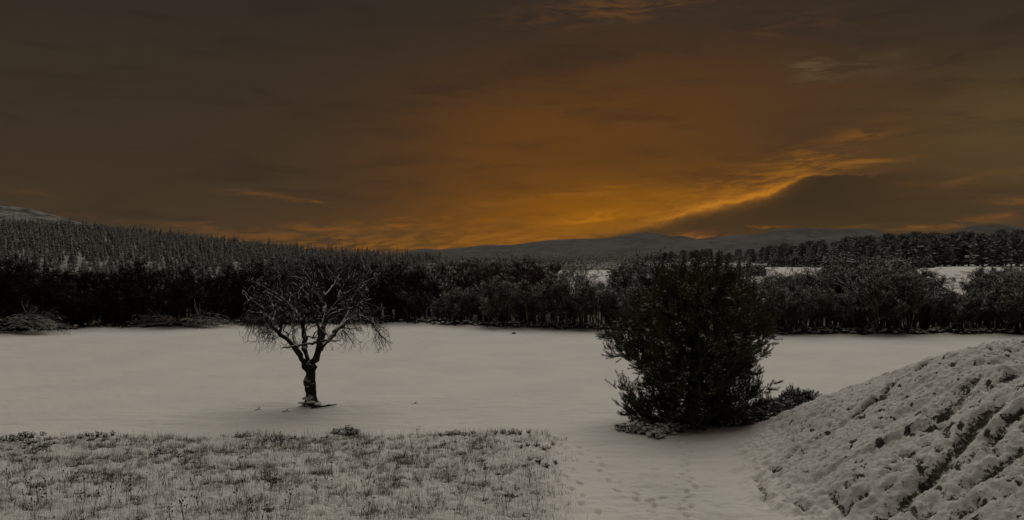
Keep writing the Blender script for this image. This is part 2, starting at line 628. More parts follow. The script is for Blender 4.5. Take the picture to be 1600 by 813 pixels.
# ground snow
def ground_material():
    m, g, b = mat("snow_ground", 0.75, 0.25)
    P = posv(g)
    bare = g.n('ShaderNodeAttribute', attribute_name='bare').outputs['Fac']  # bare ground and painted tree shade share this mask
    rough = g.n('ShaderNodeAttribute', attribute_name='rough').outputs['Fac']
    smooth = g.m('SUBTRACT', 1.0, rough)
    n1 = g.noise(P, 0.22, 4)
    n2 = g.noise(P, 9.0, 4, 0.6)
    snow = g.mix(g.step(n1, 0.35, 0.7), (0.80, 0.785, 0.755, 1), (0.74, 0.73, 0.705, 1))
    snow = g.mix(g.m('MULTIPLY', g.step(n2, 0.52, 0.75), 0.14), snow, (0.45, 0.43, 0.39, 1))
    # blown streaks where stubble just shows
    sp = g.n('ShaderNodeSeparateXYZ')
    g.t.links.new(P, sp.inputs[0])
    st = g.noise(g.comb(g.m('MULTIPLY', sp.outputs[0], 0.9), g.m('MULTIPLY', sp.outputs[1], 2.9), 0.0), 1.0, 8, 0.74)
    big = g.noise(g.comb(g.m('MULTIPLY', sp.outputs[0], 0.10), g.m('MULTIPLY', sp.outputs[1], 0.22), 2.0), 1.0, 3, 0.5)
    sk = g.m('MULTIPLY', g.step(st, 0.57, 0.69), g.step(big, 0.38, 0.62))
    snow = g.mix(g.m('MULTIPLY', g.m('MULTIPLY', sk, smooth), 0.50), snow, (0.27, 0.255, 0.22, 1))
    n3 = g.noise(P, 22.0, 4, 0.6)
    n4 = g.noise(P, 11.0, 7, 0.78)
    dirt_shade = g.mix(n3, (0.022, 0.018, 0.012, 1), (0.095, 0.076, 0.046, 1))
    k = g.step(g.m('ADD', bare, g.m('MULTIPLY', g.m('SUBTRACT', n4, 0.5), g.m('ADD', 1.3, rough))), 0.44, 0.58)
    g.put(b.inputs['Base Color'], g.mix(k, snow, dirt_shade))
    bp = g.n('ShaderNodeBump')
    g.put(bp.inputs['Strength'], g.m('ADD', 0.30, g.m('MULTIPLY', rough, 0.60)))
    bp.inputs['Distance'].default_value = 0.09
    hgt = g.m('ADD', g.noise(P, 6.0, 5, 0.6), g.m('MULTIPLY', n4, g.m('ADD', 0.15, g.m('MULTIPLY', rough, 0.6))))
    g.put(bp.inputs['Height'], g.m('SUBTRACT', hgt, g.m('MULTIPLY', k, 0.30)))
    g.put(b.inputs['Normal'], bp.outputs[0])
    return m


M_GROUND = ground_material()


def mountain_material(name, a, b_, sc):
    m, g, b = mat(name, 0.95, 0.05)
    upz, ge = geo_up(g)
    P = ge.outputs['Position']
    n = g.noise(P, sc, 6, 0.65)
    n2 = g.noise(P, sc * 5, 5, 0.65)
    k = g.step(g.m('ADD', n, g.m('MULTIPLY', g.m('SUBTRACT', n2, 0.5), 0.5)), 0.40, 0.62)
    g.put(b.inputs['Base Color'], g.mix(k, a, b_))
    return m


M_MOUNT = mountain_material("mountain_dimmed_snow", (0.130, 0.130, 0.132, 1), (0.085, 0.082, 0.080, 1), 0.004)  # snow darkened in colour, standing in for dim light on the slopes
M_HILL = mountain_material("hill_moor_snow", (0.27, 0.27, 0.27, 1), (0.07, 0.065, 0.055, 1), 0.03)

M_BARK = snowy("lone_tree_bark", (0.032, 0.027, 0.020), (0.014, 0.012, 0.009), 0.15, 0.6, 1.0, 9.0, 0.47)
M_LIMB = snowy("lone_tree_limb_bark", (0.028, 0.024, 0.018), (0.014, 0.012, 0.009), 0.25, 0.65, 1.0, 3.0, 0.40)
M_TWIG = snowy("lone_tree_twig", (0.030, 0.025, 0.019), (0.016, 0.013, 0.010), 0.4, 0.85, 0.8, 2.5, 0.50)
M_DARKWOOD = snowy("dark_wood", (0.034, 0.026, 0.017), (0.016, 0.012, 0.008), 0.5, 0.9, 0.35, 1.2, 0.58)
M_GREYWOOD = snowy("frosted_wood", (0.095, 0.083, 0.055), (0.045, 0.039, 0.026), 0.1, 0.7, 1.0, 1.6, 0.44)
M_REDWOOD = snowy("red_birch_wood", (0.105, 0.055, 0.034), (0.055, 0.030, 0.020), 0.5, 0.9, 0.25, 1.2, 0.56)
M_SNOWWOOD = snowy("snow_laden_wood", (0.06, 0.052, 0.040), (0.03, 0.026, 0.020), -0.5, 0.4, 0.95, 3.0, 0.42)
M_SPRUCE = snowy("snowy_spruce_needles", (0.016, 0.020, 0.013), (0.030, 0.034, 0.024), 0.0, 0.6, 0.72, 2.2, 0.48)
M_RPINE = snowy("frosted_pine_needles", (0.026, 0.030, 0.019), (0.045, 0.048, 0.032), -0.4, 0.5, 0.80, 1.4, 0.45)
M_NEEDLE = snowy("pine_needles", (0.055, 0.066, 0.033), (0.100, 0.104, 0.056), 0.5, 0.9, 0.30, 4.0, 0.56)
M_SHRUB = snowy("shrub_needles", (0.025, 0.028, 0.018), (0.045, 0.045, 0.030), 0.4, 0.8, 0.35, 5.0, 0.5)


def plain(name, c1, c2, scale=8.0, rough=0.9):
    m, g, b = mat(name, rough)
    g.put(b.inputs['Base Color'], g.mix(g.noise(posv(g), scale, 3), c1 + (1,), c2 + (1,)))
    return m


M_SNOW = plain("settled_snow", (0.80, 0.80, 0.785), (0.66, 0.66, 0.645), 12.0)
M_DARKSNOW = plain("thin_snow_on_needles", (0.78, 0.78, 0.75), (0.45, 0.45, 0.42), 6.0)
M_STRAW = plain("dry_grass", (0.22, 0.175, 0.095), (0.042, 0.034, 0.017), 2.2)
M_STALK = plain("dead_stalk", (0.045, 0.034, 0.022), (0.018, 0.014, 0.010), 5.0)
M_HEATH = plain("dead_heather", (0.040, 0.034, 0.024), (0.015, 0.012, 0.009), 8.0)
M_POST = plain("weathered_post", (0.30, 0.29, 0.24), (0.16, 0.15, 0.12), 9.0)

# ------------------------------------------------------------ ground sheet
def build_ground():
    fr = np.linspace(-41, 41, 620)
    rest = np.linspace(41, 319, 90)[1:-1]
    th = np.radians(np.r_[fr, rest])
    r = np.r_[0.4, 3, 6, 9, 11.5, np.geomspace(13, 34, 330), np.geomspace(34.3, 110, 110), np.geomspace(113, 1200, 90), np.geomspace(1300, 16000, 24)]
    TH, R = np.meshgrid(th, r)
    X, Y = R * np.sin(TH), R * np.cos(TH)
    Z = ground_h(X.ravel(), Y.ravel()).reshape(X.shape)
    mh = mound_h(X.ravel(), Y.ravel()).reshape(X.shape)
    Z = Z - 0.45 * sst(mh, 0.05, 0.35)
    # the bank the photographer stands on, behind and below the frame
    Z = Z + 4.3 * (1 - sst(np.hypot(X, Y + 1.5), 3.0, 10.5))
    nr, nc = X.shape
    idx = np.arange(nr * nc).reshape(nr, nc)
    a, b = idx[:-1], idx[1:]
    Q = np.stack([a, b, np.roll(b, -1, 1), np.roll(a, -1, 1)], -1).reshape(-1, 4)
    Q = Q[:, ::-1]
    x, y = X.ravel(), Y.ravel()
    V = np.stack([x, y, Z.ravel()], 1)
    cen = len(V)
    V = np.vstack([V, [0, 0, float(Z[0].mean())]])
    T = np.stack([np.roll(idx[0], -1), idx[0], np.full(nc, cen)], 1)
    # bare patches: rough grass, beneath the pine, verge; painted shade: tree foot, wood floors
    g = grass_mask(x, y)
    n1 = fbm(x * 1.7, y * 1.7, 4, 40, 0.55)
    n2 = fbm(x * 3.1, y * 4.5, 3, 61)
    n5 = pn(x * 5.5, y * 8.0, 63)
    bare = g * (0.08 + 0.30 * sst(-n1 + 0.75 * n2, 0.0, 0.9) + 0.30 * sst(n5, 0.35, 0.75) + 0.16 * sst(pn(x * 0.6, y * 1.2, 66), -0.1, 0.6))
    rim = sst(26.6 - y, 0, 0.25) * sst(y, 25.2, 26.0) * g
    bare = bare + rim * 0.22 * sst(pn(x * 1.1, 2.0, 71), -0.3, 0.5)
    pine = np.exp(-(((x - 7.1) / 2.7) ** 4 + ((y - 28.3) / 1.35) ** 4))
    bare = bare + pine * 1.0
    pd = np.hypot((x + 8.2), (y - 31.2) * 1.3)
    bare = bare + 0.30 * np.exp(-(pd / 1.3) ** 2) + 0.16 * np.exp(-(((x + 8.0) / 3.6) ** 2 + ((y - 31.3) / 1.0) ** 2)) * sst(n2, -0.1, 0.6)  # disturbed ground plus the tree's faint shadow, painted dark
    yy = np.maximum(y, 40)
    px = np.clip(800 + F * x / yy, -900, 2600)
    d = y - edge_depth(px)
    vg = sst(d, -0.3, 0.4) * (1 - sst(d, 3.5, 8)) * (y > 20)
    bare = bare + vg * (0.42 + 0.35 * n2)
    wood = sst(d, 2.5, 7) * (1 - sst(d, 40, 70)) * (0.85 + 0.15 * sst(900 - px, -200, 300))
    bare = bare + wood * 0.75  # leaf litter, darkened further as painted shade between the hedge stems
    bare = bare + 0.55 * sst(y, 170, 200) * sst(620 - px, -100, 100)  # dark floor colour stands in for shaded gaps between the spruces
    bare = bare + 0.55 * sst(y, 205, 230) * sst(px, 590, 640) * (1 - sst(px, 1010, 1050))
    bare = bare + sst(d, 80, 120) * (1 - sst(y, 235, 250)) * 0.75 * (np.abs(pn(x * 0.010 + 3, y * 0.02, 77)) < 0.012)
    me = mesh("ground", V, T, M_GROUND, None, True, Q)
    attr(me, 'bare', np.r_[np.clip(bare, 0, 1), 0])
    tread = np.exp(-((x - 4.0) / 1.7) ** 2) * (1 - sst(y, 20.5, 23.0)) * (y > 10)
    rough = np.clip(0.75 * g + sst(mh.ravel(), 0.0, 0.4) + 0.55 * tread + 0.5 * vg, 0, 1)
    attr(me, 'rough', np.r_[rough, 0])
    tag(obj("ground", me), kind='structure')


def hit(px, py):
    """where the sight line through a photo point meets the mound"""
    Y = np.arange(9.0, 40.0, 0.05)
    X = (px - 800) / F * Y
    zr = CAMH + (HZ - py) / F * Y
    h = ground_h(X, Y) + mound_h(X, Y)
    i = int(np.argmax(zr <= h))
    return (X[i], Y[i])


SCARS = [
    ([(1442, 570), (1415, 587), (1380, 616), (1340, 642), (1300, 670), (1262, 692)], 0.13, 0.60),
    ([(1530, 590), (1505, 606), (1490, 626), (1470, 646), (1455, 662)], 0.30, 0.62),
    ([(1596, 578), (1570, 590), (1545, 602)], 0.16, 0.60),
    ([(1568, 626), (1545, 646), (1520, 671), (1495, 702), (1470, 726), (1445, 746)], 0.20, 0.64),
    ([(1600, 640), (1575, 661), (1555, 682)], 0.16, 0.60),
    ([(1450, 742), (1425, 762), (1400, 790), (1372, 813)], 0.18, 0.56),
    ([(1598, 700), (1560, 731), (1505, 760), (1460, 782), (1430, 812)], 0.22, 0.60),
    ([(1398, 702), (1420, 710), (1440, 722)], 0.08, 0.62),
    ([(1200, 728), (1216, 735)], 0.10, 0.62), ([(1243, 704), (1224, 719)], 0.08, 0.58),
    ([(1326, 788), (1346, 774)], 0.14, 0.60), ([(1452, 600), (1472, 604)], 0.07, 0.55),
    ([(1370, 693), (1385, 688)], 0.07, 0.55), ([(1300, 770), (1325, 800)], 0.12, 0.55),
    ([(1180, 742), (1192, 760), (1200, 790)], 0.12, 0.50), ([(1230, 780), (1260, 790)], 0.10, 0.50),
    ([(1470, 655), (1480, 682)], 0.12, 0.55), ([(1540, 690), (1560, 705)], 0.14, 0.58), ([(1500, 805), (1530, 790)], 0.18, 0.58),
]


def build_mound():
    xs = np.r_[np.linspace(3.6, 16.6, 290), np.linspace(16.75, 27.5, 70)]
    ys = np.r_[np.linspace(8.5, 11.3, 24), np.linspace(11.4, 27.5, 360), np.linspace(27.6, 33.5, 60)]
    X, Y = np.meshgrid(xs, ys)
    x, y = X.ravel(), Y.ravel()
    h0 = mound_h(x, y)
    on = sst(h0, 0.0, 0.25)
    th = np.arctan2(y - MC[1], x - MC[0])
    r = np.hypot(x - MC[0], y - MC[1])
    # gullies and slide marks run straight down the slope
    gul = fbm(th * 5.2 + 0.25 * pn(r * 0.5, th * 2, 3), r * 0.20, 3, 91)
    lump = fbm(x * 3.0, y * 3.0, 5, 95, 0.64)
    sm = np.abs(pn(x * 4.6, y * 4.6, 97)) + 0.7 * np.abs(pn(x * 9.5, y * 9.5, 98))
    slope = sst(h0, 0.2, 1.0) * (1 - sst(h0, 3.75, 4.0))
    ter = np.sin(r * 5.0 + 3 * pn(x * 0.6, y * 0.6, 99))
    z = ground_h(x, y) + h0 + on * (0.062 * lump - 0.095 * sm + 0.04) + slope * (0.15 * gul + 0.010 * ter)
    # dark scars where the snow has slid off, following the fall line
    bare = np.zeros_like(x)
    grain = pn(x * 1.1, y * 1.1, 103) + 0.9 * pn(x * 2.6, y * 2.6, 105) + 0.6 * pn(x * 6, y * 6, 106)
    for (pts, wdt, amp) in SCARS:
        P = [hit(*p) for p in pts]
        dmin = np.full(x.shape, 9.0)
        for (a, b) in zip(P[:-1], P[1:]):
            ax, ay, bx, by = a[0], a[1], b[0], b[1]
            L2 = (bx - ax) ** 2 + (by - ay) ** 2 + 1e-9
            t = np.clip(((x - ax) * (bx - ax) + (y - ay) * (by - ay)) / L2, 0, 1)
            dmin = np.minimum(dmin, np.hypot(x - ax - t * (bx - ax), y - ay - t * (by - ay)))
        k = np.exp(-(dmin / wdt) ** 2 * (1 - 0.5 * np.clip(grain, -0.8, 0.8)))
        bare = np.maximum(bare, (amp + 0.06) * k * sst(grain, -1.2, 0.1))
        z = z - 0.13 * np.exp(-(dmin / (wdt * 0.8)) ** 2) + 0.03 * np.exp(-((dmin - wdt * 1.8) / (wdt * 0.6)) ** 2)
    pit = sst(-lump + 0.55 * pn(x * 4.0, y * 4.0, 107), 0.20, 0.85)
    bare = np.maximum(bare, on * (0.56 * pit + 0.19) * (0.25 + 0.75 * slope))
    # hidden skirt below the ground outside
    z = z - 0.02
    nr, nc = X.shape
    idx = np.arange(nr * nc).reshape(nr, nc)
    a, b = idx[:-1, :-1], idx[1:, :-1]
    a2, b2 = idx[:-1, 1:], idx[1:, 1:]
    Q = np.stack([a, a2, b2, b], -1).reshape(-1, 4)
    keep = (h0[Q].max(1) > 0.0)
    me = mesh("mound", np.stack([x, y, z], 1), None, M_GROUND, None, True, Q[keep])
    attr(me, 'rough', sst(h0, 0.0, 0.7))
    attr(me, 'bare', np.clip(bare, 0, 1))
    tag(obj("mound", me), kind='structure')


def build_range(name, pts, Y0, depth, material, rough, seed, p0, p1, n=420, m=50):
    ps = np.linspace(p0, p1, n)
    prof = CAMH + (HZ - np.interp(ps, [p[0] for p in pts], [p[1] for p in pts])) / F * Y0
    t = np.linspace(-1, 1, m)
    PS, TT = np.meshgrid(ps, t)
    PR = np.tile(prof, (m, 1))
    Yd = Y0 + depth * TT
    X = (PS - 800) / F * Yd
    sh = np.where(TT < 0, (1 + TT) ** 1.1, 1 - 1.1 * TT ** 1.3)
    nz = 1 - 2.2 * np.abs(fbm(X / (Y0 * 0.05), Yd / (Y0 * 0.10), 5, seed, 0.55))
    Z = PR * Yd / Y0 * sh + rough * nz * sh * (1 - sst(TT, -0.35, 0.0)) * Y0 / 6000 * 26 + pn(PS * 0.03, TT * 2, seed + 3) * Y0 / F * 0.6
    Z = Z - 25 * (1 - sst(TT, -1.0, -0.9))
    idx = np.arange(n * m).reshape(m, n)
    a, b, a2, b2 = idx[:-1, :-1], idx[1:, :-1], idx[:-1, 1:], idx[1:, 1:]
    Q = np.stack([a, a2, b2, b], -1).reshape(-1, 4)
    me = mesh(name, np.stack([X.ravel(), Yd.ravel(), Z.ravel()], 1), None, material, None, True, Q)
    tag(obj(name, me), kind='structure')


build_ground()
build_mound()
R1 = [(-400, 398), (560, 400), (620, 396), (650, 388.5), (665, 386.5), (685, 389), (720, 385), (760, 381.5), (800, 381), (865, 373), (905, 371.5),
      (950, 371), (985, 364), (1010, 360.5), (1030, 363), (1050, 368), (1065, 366.5), (1092, 371.5), (1130, 368), (1150, 364.5), (1170, 366), (1195, 363.5),
      (1203, 358.5), (1225, 356), (1260, 354.5), (1300, 355.5), (1345, 356), (1368, 355.8), (1380, 361), (1400, 368), (1480, 376), (1800, 384), (2400, 392)]
R2 = [(1380, 400), (1470, 378), (1488, 364), (1505, 354), (1520, 350.5), (1550, 348), (1566, 347.8), (1580, 350), (1597, 354), (1640, 366), (1760, 376), (2400, 380)]
R3 = [(-500, 300), (-200, 305), (-20, 312), (0, 316), (10, 319), (45, 324), (90, 336), (150, 352), (260, 372), (420, 392), (520, 402)]
build_range("mountains", R1, 6000, 1500, M_MOUNT, 1.0, 200, -400, 2400)
build_range("far_mountain", R2, 9000, 1500, M_MOUNT, 0.5, 210, 1380, 2400, 160, 30)
build_range("hill", R3, 1700, 650, M_HILL, 0.8, 220, -500, 520, 200, 40)

# ------------------------------------------------------------ the lone tree
def build_lone_tree():
    rng = np.random.RandomState(11)
    Y0 = 31.3
    k = Y0 / F
    bx, by = at(485, Y0)
    bz = gz(bx, by) - 0.03
    root = thing("bare_tree", (bx, by, bz),
                 "lone gnarled leafless tree with spreading crown, standing out in the open snow field", "tree")

    def q(px, py, dy=0.0):
        s = (Y0 + dy) / F
        return ((px - 800) * s - bx, dy, CAMH + (HZ - py) * s - bz)
    # trunk with burls and flared roots, one surface
    tr = [(485, 638, 14), (485, 631, 10.5), (486, 622, 8.2), (486, 612, 7.9), (485, 604, 8.2), (484, 598, 8.5), (485, 592, 7.6), (486, 584, 7.0), (485, 575, 7.2), (484, 568, 7.0), (484, 562, 3.5)]
    n = 28
    pts = np.array([q(a, b) for a, b, _ in tr])
    rad = np.array([c * k for *_, c in tr])
    s = np.linspace(0, len(tr) - 1, 60)
    ii = np.arange(len(tr))
    C = np.stack([np.interp(s, ii, pts[:, j]) for j in range(3)], 1)
    Rr = np.interp(s, ii, rad)
    th = np.arange(n) / n * 2 * pi
    V = []
    for i in range(60):
        zz = C[i, 2]
        rr = Rr[i] * (1 + 0.06 * np.array([pn(np.cos(t) * 2.2 + 5, zz * 3 + np.sin(t) * 2.2, 300) for t in th]) + 0.05 * np.sin(th * 5 + zz * 2)
                      + 0.05 * np.array([pn(t * 4.0, zz * 9, 302) for t in th]))
        rootf = max(0, 1 - zz / 0.38)
        rr = rr + rootf ** 2 * 0.20 * np.maximum(0, np.sin(th * 3 + 0.6)) ** 2 + rootf ** 2 * 0.1 * np.maximum(0, np.sin(th * 2 + 2)) ** 2
        # burl on the left flank, a collar beneath it
        for (bt, bzz, bs, ba, bw) in [(pi + 0.5, 1.07, 0.15, 0.07, 0.6), (pi + 1.3, 0.97, 0.10, 0.04, 0.7), (-0.2, 0.86, 0.09, 0.02, 0.9),
                                      (-1.2, 0.86, 0.07, 0.025, 0.8), (pi + 0.2, 0.62, 0.1, 0.03, 0.6), (-1.6, 0.25, 0.14, 0.12, 0.7)]:
            dth = np.abs(np.angle(np.exp(1j * (th - bt))))
            rr = rr + ba * np.exp(-(dth / bw) ** 2 - ((zz - bzz) / bs) ** 2)
        V.append(np.stack([C[i, 0] + rr * np.cos(th), C[i, 1] + rr * np.sin(th), np.full(n, zz) + 0.015 * np.sin(th * 7)], 1))
    V = np.concatenate(V)
    idx = np.arange(60 * n).reshape(60, n)
    a, b = idx[:-1], idx[1:]
    Q = np.stack([a, np.roll(a, -1, 1), np.roll(b, -1, 1), b], -1).reshape(-1, 4)
    obj("trunk", mesh("trunk", V, None, M_BARK, None, True, Q), root)
    # limbs traced in space: (px, py, depth offset, radius px)
    limbs = [
        [(484, 578, 0, 6.0), (475, 561, -.1, 4.6), (464, 546, -.2, 4.0), (449, 530, -.35, 3.7), (434, 516, -.5, 3.4), (421, 503, -.6, 3.6), (416, 492, -.7, 3.0), (408, 481, -.8, 2.4), (396, 469, -.9, 1.8), (386, 460, -1.0, 1.2), (379, 452, -1.0, .7)],
        [(484, 570, 0, 4.2), (478, 556, .15, 3.6), (475, 544, .2, 4.5), (475, 532, .3, 4.4), (474, 516, .4, 4), (473, 502, .5, 3.5), (479, 488, .6, 2.8), (484, 474, .7, 2.3), (480, 461, .8, 1.8), (470, 448, .9, 1.4), (457, 440, .9, .9)],
        [(486, 580, 0, 5.4), (490, 563, 0, 5.0), (499, 545, -.1, 4.8), (503, 526, -.2, 4.6), (505, 510, -.3, 4.3), (508, 497, -.4, 3.8), (516, 487, -.5, 3.2), (524, 475, -.6, 2.5), (533, 464, -.6, 2.0), (549, 452, -.7, 1.6), (568, 440, -.8, 1.1), (588, 432, -.9, .7)],
        [(500, 545, -.1, 4.2), (513, 531, .2, 3.6), (524, 519, .5, 3.6), (533, 508, .7, 3.0), (546, 498, .9, 2.4), (562, 490, 1.1, 1.7), (577, 497, 1.2, 1.2), (590, 517, 1.3, .9), (602, 531, 1.3, .6), (614, 536, 1.3, .4)],
        [(506, 505, -.3, 3.6), (508, 488, -.1, 3.2), (508, 470, .2, 2.8), (505, 452, .3, 2.3), (504, 435, .4, 1.9), (500, 420, .5, 1.4), (494, 404, .5, .9)],
        [(509, 498, -.4, 3), (520, 489, -.8, 2.4), (536, 483, -1.2, 2.0), (552, 480, -1.5, 1.6), (566, 471, -1.7, 1.2), (580, 466, -1.9, .8)],
        [(473, 505, .5, 2.8), (466, 490, .9, 2.2), (455, 478, 1.2, 1.7), (443, 466, 1.4, 1.4), (428, 455, 1.6, 1.0), (405, 443, 1.8, .6)],
        [(437, 518, -.5, 2.8), (440, 500, -.8, 2.3), (446, 484, -1.1, 1.9), (440, 470, -1.4, 1.5), (428, 462, -1.6, 1.1), (412, 452, -1.7, .7)],
        [(419, 500, -.6, 2.2), (408, 487, -.9, 1.8), (397, 488, -1.1, 1.3), (388, 484, -1.2, .8)],
        [(527, 470, -.6, 2.0), (531, 455, -.4, 1.7), (540, 440, -.2, 1.3), (552, 424, 0, 1.0), (556, 405, .1, .8), (560, 386, .1, .5)],
        [(480, 465, .8, 1.8), (488, 450, 1.2, 1.5), (484, 432, 1.4, 1.2), (470, 418, 1.5, .9), (458, 404, 1.5, .6)],
        [(506, 462, .2, 2.0), (520, 446, .6, 1.6), (530, 430, 1.0, 1.2), (534, 412, 1.2, .9), (545, 398, 1.3, .6)],
        [(500, 541, -.1, 3), (498, 520, -.8, 2.6), (494, 498, -1.5, 2.2), (486, 478, -1.9, 1.7), (484, 455, -2.1, 1.2), (490, 430, -2.2, .8)],
        [(466, 548, .1, 3), (460, 528, .9, 2.6), (458, 505, 1.6, 2.2), (462, 480, 2.1, 1.7), (460, 455, 2.3, 1.1), (452, 430, 2.4, .7)],
        [(520, 523, .5, 2.6), (534, 505, 1.2, 2.1), (545, 485, 1.8, 1.6), (552, 462, 2.1, 1.1), (566, 440, 2.3, .7)],
        [(425, 507, -.6, 2.2), (430, 488, -.2, 1.8), (424, 470, .2, 1.4), (415, 452, .4, 1.0), (420, 432, .5, .6)],
        [(506, 478, .1, 1.8), (497, 462, -.3, 1.5), (485, 448, -.6, 1.2), (474, 436, -.8, .9), (455, 430, -1.0, .6)],
        [(441, 542, -.6, 1.2), (462, 540, -.5, 1.9), (480, 536, -.5, 2.2), (498, 533, -.4, 2.4), (514, 531, -.3, 1.6), (532, 531, -.2, .8)],
    ]
    LP, LR = [], []
    for li, L in enumerate(limbs):
        P = np.array([q(a, b, c) for a, b, c, _ in L])
        R = np.array([r * k for *_, r in L])
        K = 26
        s = np.linspace(0, len(L) - 1, K)
        ii = np.arange(len(L))
        P2 = np.stack([np.interp(s, ii, P[:, j]) for j in range(3)], 1)
        R2 = np.interp(s, ii, R)
        # smooth corners, then add knobs
        for _ in range(2):
            P2[1:-1] = (P2[:-2] + 2 * P2[1:-1] + P2[2:]) / 4
        w = rng.randn(K, 3) * 0.35 * R2[:, None]
        w[0] = 0
        P2 = P2 + w
        R2 = R2 * (1 + 0.10 * rng.randn(K))
        R2 = np.maximum(R2, 0.006)
        V, T = tubes(P2[None], R2[None], 9 if li < 5 else 7)
        nm = "branch"
        o = obj(nm, mesh(nm, V, T, M_LIMB, None, True), root)
        if li == len(limbs) - 1:
            o['label'] = "dead bare limb lying level across the fork"
        LP.append(P2)
        LR.append(R2)
    P, R = np.array(LP[:-1]), np.array(LR[:-1])
    bag = Bag()
    c1, r1 = sprout(P, R, 12, (0.28, 1.0), (0.5, 1.25), (0, 0), 7, rng, up=0.12, droop=0.04, wob=0.22, rr=0.5, tip=0.3, absL=(0.5, 1.45))
    # branchlets hang at the outer rim of the crown, rise in the middle
    hang = sst(np.abs(c1[:, 0, 0] + 0.05), 0.9, 2.2)
    low = 1 - sst(c1[:, 0, 2], 2.9, 4.4)
    s1 = np.linspace(0, 1, 7) ** 2
    c1[..., 2] -= (hang * low * 0.55)[:, None] * s1[None]
    # hanging sprays on the outer lower boughs
    hp = []
    for li, lo, n_ in [(0, 0.38, 32), (3, 0.25, 24), (8, 0.0, 14), (5, 0.3, 10), (6, 0.2, 8), (14, 0.0, 8), (2, 0.4, 10), (1, 0.3, 12), (7, 0.0, 12), (12, 0.2, 8), (13, 0.1, 8)]:
        for t in rng.uniform(lo, 0.86, n_):
            i = min(int(t * 25), 24)
            p = P[li][i]
            sx = np.sign(p[0]) if abs(p[0]) > 0.25 else rng.choice([-1, 1])
            L = rng.uniform(0.35, 0.95)
            s_ = np.linspace(0, 1, 7)
            d = np.array((sx * rng.uniform(0.2, 1.0), rng.uniform(-.6, .6), rng.uniform(-0.1, 0.3)))
            q_ = p[None] + d[None] * (L * s_)[:, None]
            q_[:, 2] -= 0.75 * L * s_ ** 1.8
            q_ += np.cumsum(rng.randn(7, 3) * 0.018, axis=0) * s_[:, None]
            hp.append(q_)
    hp = np.array(hp)
    c1 = np.concatenate([c1, hp])
    r1 = np.concatenate([r1, np.tile(np.linspace(0.011, 0.005, 7), (len(hp), 1))])
    c2, r2 = sprout(c1, r1, 4, (0.2, 1.0), (0.5, 1.1), (0, 0), 5, rng, up=0.02, droop=0.05, wob=0.25, rr=0.6, tip=0.4, absL=(0.22, 0.70))
    hang2 = sst(np.abs(c2[:, 0, 0]), 1.1, 2.3) * (1 - sst(c2[:, 0, 2], 2.6, 3.6))
    c2[..., 2] -= (hang2 * 0.30)[:, None] * (np.linspace(0, 1, 5) ** 2)[None]
    c3, r3 = sprout(c2, r2, 2, (0.25, 1.0), (0.5, 1.0), (0, 0), 3, rng, up=0.0, droop=0.06, wob=0.2, rr=0.8, tip=0.6, absL=(0.10, 0.34))
    # keep the crown's outline: nothing above the top or below the skirt
    def ok(c):
        pz = HZ - (c[:, -1, 2] + bz - CAMH) * F / (Y0 + c[:, -1, 1])
        px = 800 + (c[:, -1, 0] + bx) * F / (Y0 + c[:, -1, 1])
        top = 397 + 0.0022 * (px - 505) ** 2
        bot = 552 - 0.0 * px
        mid = (np.abs(px - 487) < 45) & (pz > 548)
        return (pz > top) & (pz < bot) & ~mid & (px > 378) & (px < 612)
    k1, k2, k3 = ok(c1), ok(c2), ok(c3)
    bag.add(*tubes(c1[k1], np.maximum(r1[k1], 0.0085), 4))
    obj("branchlets", bag.mesh("branchlets", M_LIMB), root)['kind'] = 'stuff'
    bag = Bag()
    bag.add(*tubes(c2[k2], np.maximum(r2[k2], 0.0058), 3))
    bag.add(*tubes(c3[k3], np.maximum(r3[k3], 0.0042), 3))
    # a few thin leaders rising over the skyline
    top = []
    for (px, py, dx, dy) in [(545, 400, -6, -17), (553, 396, 2, -22), (560, 396, 9, -20), (566, 398, 14, -16), (548, 398, -14, -12), (540, 402, -4, -14), (480, 404, -8, -16), (492, 402, 4, -12), (470, 406, -14, -12)]:
        a, b = np.array(q(px, py + 14)), np.array(q(px + dx, py + dy * 0.8))
        m_ = (a + b) / 2 + rng.randn(3) * 0.05
        top.append([a, m_, b])
    top = np.array(top)
    bag.add(*tubes(top, np.tile([0.012, 0.008, 0.004], (len(top), 1)), 3))
    t2, tr2 = sprout(top, np.tile([0.012, 0.008, 0.004], (len(top), 1)), 4, (0.3, 0.95), (0.4, 0.8), (0.2, 0.5), 3, rng, rr=0.7)
    bag.add(*tubes(t2, np.maximum(tr2, 0.004), 3))
    obj("twigs", bag.mesh("twigs", M_TWIG), root)['kind'] = 'stuff'
    # snow caught on the roots and burl
    V, T = blobs([(-0.12, -0.22, 0.30), (0.08, -0.30, 0.18), (-0.05, -0.22, 0.80), (-0.32, -0.1, 0.12), (0.3, -0.1, 0.08)],
                 [(0.16, 0.14, 0.10), (0.2, 0.14, 0.07), (0.07, 0.05, 0.03), (0.16, 0.2, 0.06), (0.15, 0.2, 0.05)], rng, ICO3, 0.04)
    obj("snow", mesh("root_snow", V, T, M_SNOW, None, True), root)["kind"] = "stuff"

    # the stick lying at its foot
    bag = Bag()
    Yl = CAMH * F / (639.5 - HZ)
    Pl = []
    for (px, h, r) in [(486, .03, .03), (496, .05, .035), (506, .06, .034), (516, .07, .03), (526, .09, .02)]:
        x, y = at(px, Yl + (px - 486) * 0.012)
        Pl.append((x, y, float(ground_h(x, y)[0]) + h))
    Pl = np.array(Pl)
    base = Pl[0].copy()
    bag.add(*tubes((Pl - base)[None], np.array([[.038, .042, .036, .03, .02]]), 7))
    bag.add(*tubes(np.array([[Pl[2] - base, Pl[2] - base + (0.15, 0.1, 0.05), Pl[2] - base + (0.32, 0.14, 0.03)]]), np.array([[.02, .014, .008]]), 5))
